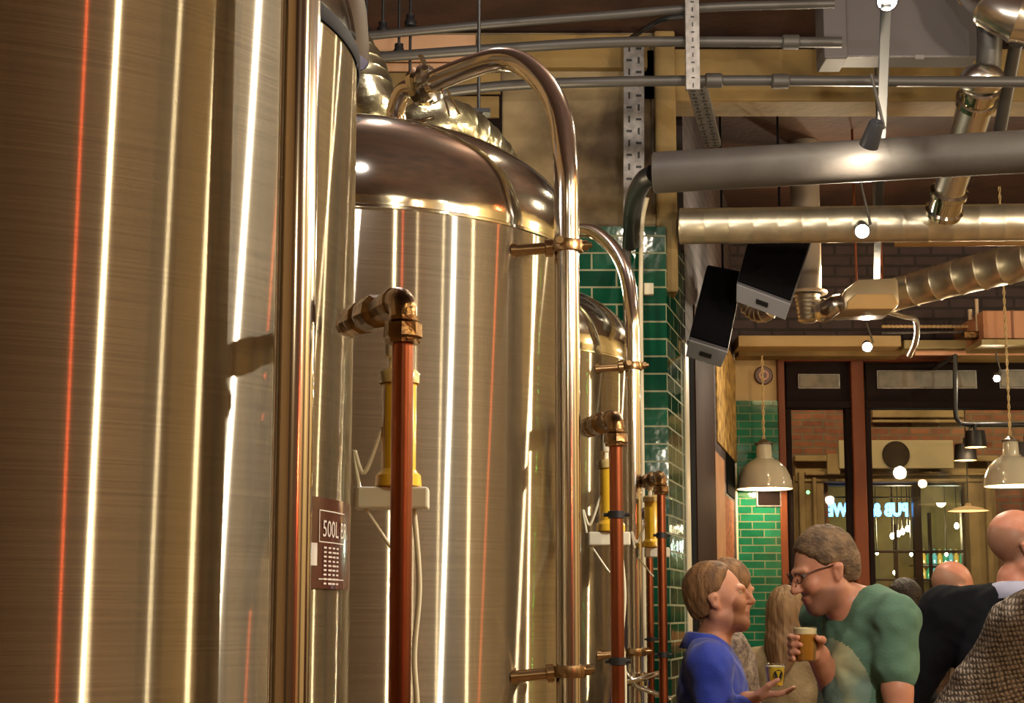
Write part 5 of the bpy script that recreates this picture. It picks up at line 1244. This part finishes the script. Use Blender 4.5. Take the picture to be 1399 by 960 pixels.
PATT = pm('grey_patterned', (.30, .24, .19), .9, col2=(.10, .07, .06), nscale=55, bump=.2)
LEATH = pm('brown_patterned', (.22, .13, .07), .85, col2=(.05, .035, .025), nscale=28, bump=.3)
def tweed():
    m, N, L = nt_of('brown_grey_tweed'); b = N['Principled BSDF']; b.inputs['Roughness'].default_value = .95; b.inputs['Specular IOR Level'].default_value = .15
    tc = N.new('ShaderNodeTexCoord')
    def wav(rot, s_):
        mp = N.new('ShaderNodeMapping'); mp.inputs['Rotation'].default_value = rot; L.new(tc.outputs['Object'], mp.inputs[0])
        w = N.new('ShaderNodeTexWave'); w.inputs['Scale'].default_value = s_*3.6; w.inputs['Distortion'].default_value = 2.5; w.inputs['Detail Scale'].default_value = 2; L.new(mp.outputs[0], w.inputs['Vector']); return w
    w1 = wav((0, .35, .2), 13); w2 = wav((0, 1.75, .3), 13); n = N.new('ShaderNodeTexNoise'); n.inputs['Scale'].default_value = 120; L.new(tc.outputs['Object'], n.inputs['Vector'])
    mx = N.new('ShaderNodeMath'); mx.operation = 'MULTIPLY'; L.new(w1.outputs['Fac'], mx.inputs[0]); L.new(w2.outputs['Fac'], mx.inputs[1])
    ad = N.new('ShaderNodeMath'); ad.operation = 'MULTIPLY_ADD'; ad.inputs[1].default_value = .9; L.new(n.outputs['Fac'], ad.inputs[0]); L.new(mx.outputs[0], ad.inputs[2])
    r = N.new('ShaderNodeValToRGB'); r.color_ramp.elements[0].position = .40; r.color_ramp.elements[1].position = .95
    r.color_ramp.elements[0].color = (.07, .052, .040, 1); r.color_ramp.elements[1].color = (.36, .28, .21, 1)
    L.new(ad.outputs[0], r.inputs[0]); L.new(r.outputs[0], b.inputs['Base Color'])
    bp = N.new('ShaderNodeBump'); bp.inputs['Strength'].default_value = .3; bp.inputs['Distance'].default_value = .002; L.new(ad.outputs[0], bp.inputs['Height']); L.new(bp.outputs[0], b.inputs['Normal'])
    return m
TWEED = tweed()
AMBER = pm('beer_amber', (.62, .27, .03), .15, col2=(.5, .2, .02), nscale=8, trans=.3)
PALE = pm('beer_pale', (.95, .62, .05), .25, col2=(.9, .55, .04), nscale=8)

PEOPLE = []
# man in the blue shirt (faces right)
hB = math.radians(-8); XB, YB = W(974, 870, 5.2).x, 5.2
cupc = W(1060, 938, 5.0); rc = .030
cl = loc2(1060, 946, 5.0, XB, YB, hB)
wl = loc2(1020, 958, 5.02, XB, YB, hB)
def palm_up(side):
    def g(w, s):
        C = Vector(cl); out = []          # open hand under the cup, fingers forward, thumb on the near side
        fwd = (C - w); fwd.z = 0; fwd.normalize(); sd = Vector((fwd.y, -fwd.x, 0))*side    # towards the camera
        pc = C - fwd*.035 - Vector((0, 0, .004))
        for off in (-.026, -.009, .009, .026):
            k = pc + sd*off; out.append((w + sd*off*.5, k, .019, .014))
            p1 = k + fwd*.040 + Vector((0, 0, .000)); p2 = p1 + fwd*.030 + Vector((0, 0, .008)); p3 = p2 + fwd*.020 + Vector((0, 0, .012))
            out += [(k, p1, .0105, .0095), (p1, p2, .0095, .0088), (p2, p3, .0085, .0075)]
        t0 = w + fwd*.02 + sd*.025 + Vector((0, 0, .006)); t1 = C - fwd*.020 + sd*(rc+.012) + Vector((0, 0, .022)); t2 = C + fwd*.010 + sd*(rc+.010) + Vector((0, 0, .040))
        out += [(t0, t1, .014, .011), (t1, t2, .0105, .0085)]
        return out
    return g
poseB = {1: ((.24, .02, 1.10), wl), ('grip', 1): palm_up(1)}
sB = 1.66/1.75
poseB[1] = ((.235, .03, 1.13), tuple(c/sB for c in wl))
r_, P_, hd_, s_ = person('person', XB, YB, hB, 1.66, 'man in a royal blue shirt facing right, holding out a small cup of pale beer', poseB, hair=HAIRB, shirt=BLUE, trousers=JEANS, res=.0055, collar=BLUE, head=(.16, 0, 0), stubble=(.32, .13, .07, .35), sleeve=.93, hairvol=.55, hairline=.048, fold=.0035, hoff=(0, .03, 0))
beer_cup(cupc + Vector((0, 0, -.001)), .024, .032, .070, 'small clear cup of yellow beer with a black emblem, held by the man in blue', .060, PALE, foam=.004)
# man in the green t-shirt (faces left, head bowed)
hG = math.radians(207); XG, YG = W(1178, 860, 4.7).x, 4.7; HG = 1.84; sG = HG/1.75
glc = W(1101, 904, 4.5); gl_mid = loc2(1101, 884, 4.5, XG, YG, hG)
wg = Vector(loc2(1118, 895, 4.60, XG, YG, hG)); eg = Vector(loc2(1158, 985, 4.85, XG, YG, hG))
wr = loc2(1236, 1045, 4.5, XG, YG, hG); er = loc2(1226, 940, 4.52, XG, YG, hG)
poseG = {1: (tuple(eg/sG), tuple(wg/sG)), -1: (tuple(Vector(er)/sG), tuple(Vector(wr)/sG)),
         ('grip', 1): grip_cup(gl_mid, .033, -1.0, 1), 'vneck': False}
TPR = pm('tshirt_print', (.44, .44, .24), .85, col2=(.16, .24, .19), nscale=9, bump=.1); TPD = pm('tshirt_print_dark', (.03, .04, .07), .85, col2=(.16, .24, .19), nscale=16, lo=.3, hi=.55)
def greenfm(c):
    x, y, z = c[:, 0], c[:, 1], c[:, 2]
    u = (x)/.115; w = (z-1.235)/.125; r2 = u*u+w*w; front = y > .05
    k = np.zeros(len(c)); k[front & (r2 < 1)] = 1
    k[front & (((x-.0)/.035)**2+((z-1.22)/.05)**2 < 1)] = 2
    return k
person('person', XG, YG, hG, HG, 'man with glasses in a sage green t-shirt facing left, raising a glass of amber beer', poseG, hair=HAIRD, shirt=([GREEN, TPR, TPD], greenfm), trousers=JEANS, res=.0052, head=(-.34, .0, -.30), stubble=(.16, .075, .045, .75), sleeve=.36, glasses=True, lean=.05, hairvol=.9, shirt_pad=.013, fold=.0035, bulk=.84, hscale=.9, hoff=(0, .045, -.065))
beer_cup(glc, .028, .034, .095, 'clear tumbler of amber beer held by the man in the green t-shirt', .076, AMBER, emblem=False, name='beer_glass', foam=.016)
# bald man in the black jacket
hC = math.radians(70); XC, YC = W(1392, 860, 5.5).x, 5.5
person('person', XC, YC, hC, 1.85, 'bald man in a black jacket with a pale blue collar, seen from behind', {-1: ((-.38, .02, 1.14), (-.20, .24, 1.02)), 1: ((.27, .03, 1.12), (.20, .25, 1.0))}, skin=SKIN2, shirt=SUIT, trousers=SUIT, res=.006, collar=PALEB, bulk=1.18, sleeve=.95, glasses=True, head=(0, 0, -1.13), shirt_pad=.024, bald=True, fold=.0035)
# man in tweed, nearest
hT = math.radians(62); XT, YT = W(1605, 900, 2.55).x, 2.55
person('person', XT, YT, hT, 1.80, 'person in a brown-grey tweed jacket at the right edge, elbow bent outwards', {-1: ((-.36, -.06, 1.19), (-.14, .10, 1.02)), 1: ((.30, -.03, 1.14), (.2, .2, 1.0))}, hair=HAIRK, shirt=TWEED, trousers=JEANS, res=.0055, bulk=1.05, sleeve=.97, shirt_pad=.020, fold=.003)
# man behind the one in blue
XD, YD = W(994, 850, 6.2).x, 6.2
person('person', XD, YD, math.radians(-4), 1.70, 'brown-haired man in a grey patterned shirt standing behind the man in blue', {}, hair=HAIRB, shirt=PATT, trousers=JEANS, res=.008, head=(-.12, 0, .7), hairvol=.8)
# woman with long hair
XE, YE = W(1077, 880, 6.6).x, 6.6
person('person', XE, YE, math.radians(62), 1.60, 'woman with long light brown hair and a beige top, seen from behind', {}, hair=HAIRL, shirt=KHAKI, trousers=SUIT, res=.008, fem=True, longhair=True)
# balding man leaning by the window
XF_, YF = W(1272, 870, 6.8).x, 6.8
person('person', XF_, YF, math.radians(20), 1.73, 'balding man in a brown patterned jacket, head bowed, near the right window', {}, skin=SKIN2, hair=HAIRK, bald=True, shirt=LEATH, trousers=JEANS, res=.008, head=(-.35, 0, 0), lean=.12)
XH, YH = W(1238, 870, 8.6).x, 8.6
person('person', XH, YH, math.radians(75), 1.66, 'dark curly-haired person in dark clothes beyond the man in green', {}, hair=HAIRK, shirt=LEATH, trousers=SUIT, res=.009, hairvol=2)

# ------------------------------------------------------------------ light
LW = (1, .84, .56)
light('unseen_lamp', (1.55, .35, 2.9), 60, LW, .022)
light('unseen_lamp', (1.38, 2.27, 2.5), 90, (1, .93, .82), .016)
light('unseen_lamp', (3.6, .6, 3.3), 22, LW, .05)
light('unseen_lamp', (4.9, 5.0, 3.3), 90, LW, .06)  # right-wall and rear-wall lamps below: unseen, added to brighten what the steel mirrors
light('unseen_lamp', (5.0, 1.4, 3.3), 70, LW, .08)
light('unseen_lamp', (4.8, -2.2, 3.2), 40, LW, .06)
light('unseen_lamp', (5.0, 8.3, 3.2), 60, LW, .06)
light('unseen_lamp', (.6, -4.2, 3.3), 35, LW, .06)
light('unseen_lamp', (-.25, 4.5, 4.0), 28, (1, .93, .86), .03)  # added above the view for a pale highlight on the arched pipe
light('unseen_lamp', (2.3, 4.6, 3.5), 40, (1, .84, .62), .04)  # added out of view to light the faces from the right
light('unseen_lamp', (.80, 4.3, 3.95), 45, (1, .86, .66), .05)  # overhead fill added out of view for the faces
light('green_lamp', (3.2, 4.72, 2.8), 1.6, (.1, 1, .15), .02)
light('side_wall_fill', (1.9, 9.3, 3.5), 14, (1, .70, .36), .04)  # wash light without a fixture, added to warm the side wall
light('red_lamp', (4.75, -3.65, 2.4), 45, (1, .12, .04), .035)
light('red_lamp', (1.95, 3.05, 2.9), 3, (1, .16, .05), .02)
light('back_wall_fill', (-.3, 6.0, 2.75), 26, (1, .8, .5), .08)  # hidden light added to brighten the concrete wall behind the tanks
for x in (2.2, 4.6, 7.4): light('street_fill', (x, 14.2, 5.2), 190, (1, .74, .42), .15)  # unseen lights added over the street to light the facade
light('bar_lamp', W(1230, 720, 19.3), 80, (1, .78, .42), .1); light('bar_lamp', W(1300, 745, 20.0), 30, (.75, 1, .8), .1)
w = bpy.data.worlds.new('night'); sc.world = w; w.use_nodes = True
w.node_tree.nodes['Background'].inputs[0].default_value = (.05, .045, .05, 1); w.node_tree.nodes['Background'].inputs[1].default_value = .3
sc.view_settings.view_transform = 'Standard'; sc.view_settings.look = 'None'; sc.view_settings.gamma = 1; sc.view_settings.use_curve_mapping = False
sc.view_settings.exposure = 0.45
sc.cycles.use_denoising = True
sc.cycles.max_bounces = 8; sc.cycles.diffuse_bounces = 4; sc.cycles.glossy_bounces = 5; sc.cycles.transmission_bounces = 6; sc.cycles.transparent_max_bounces = 8
sc.cycles.sample_clamp_indirect = 6; sc.cycles.caustics_reflective = False; sc.cycles.caustics_refractive = False
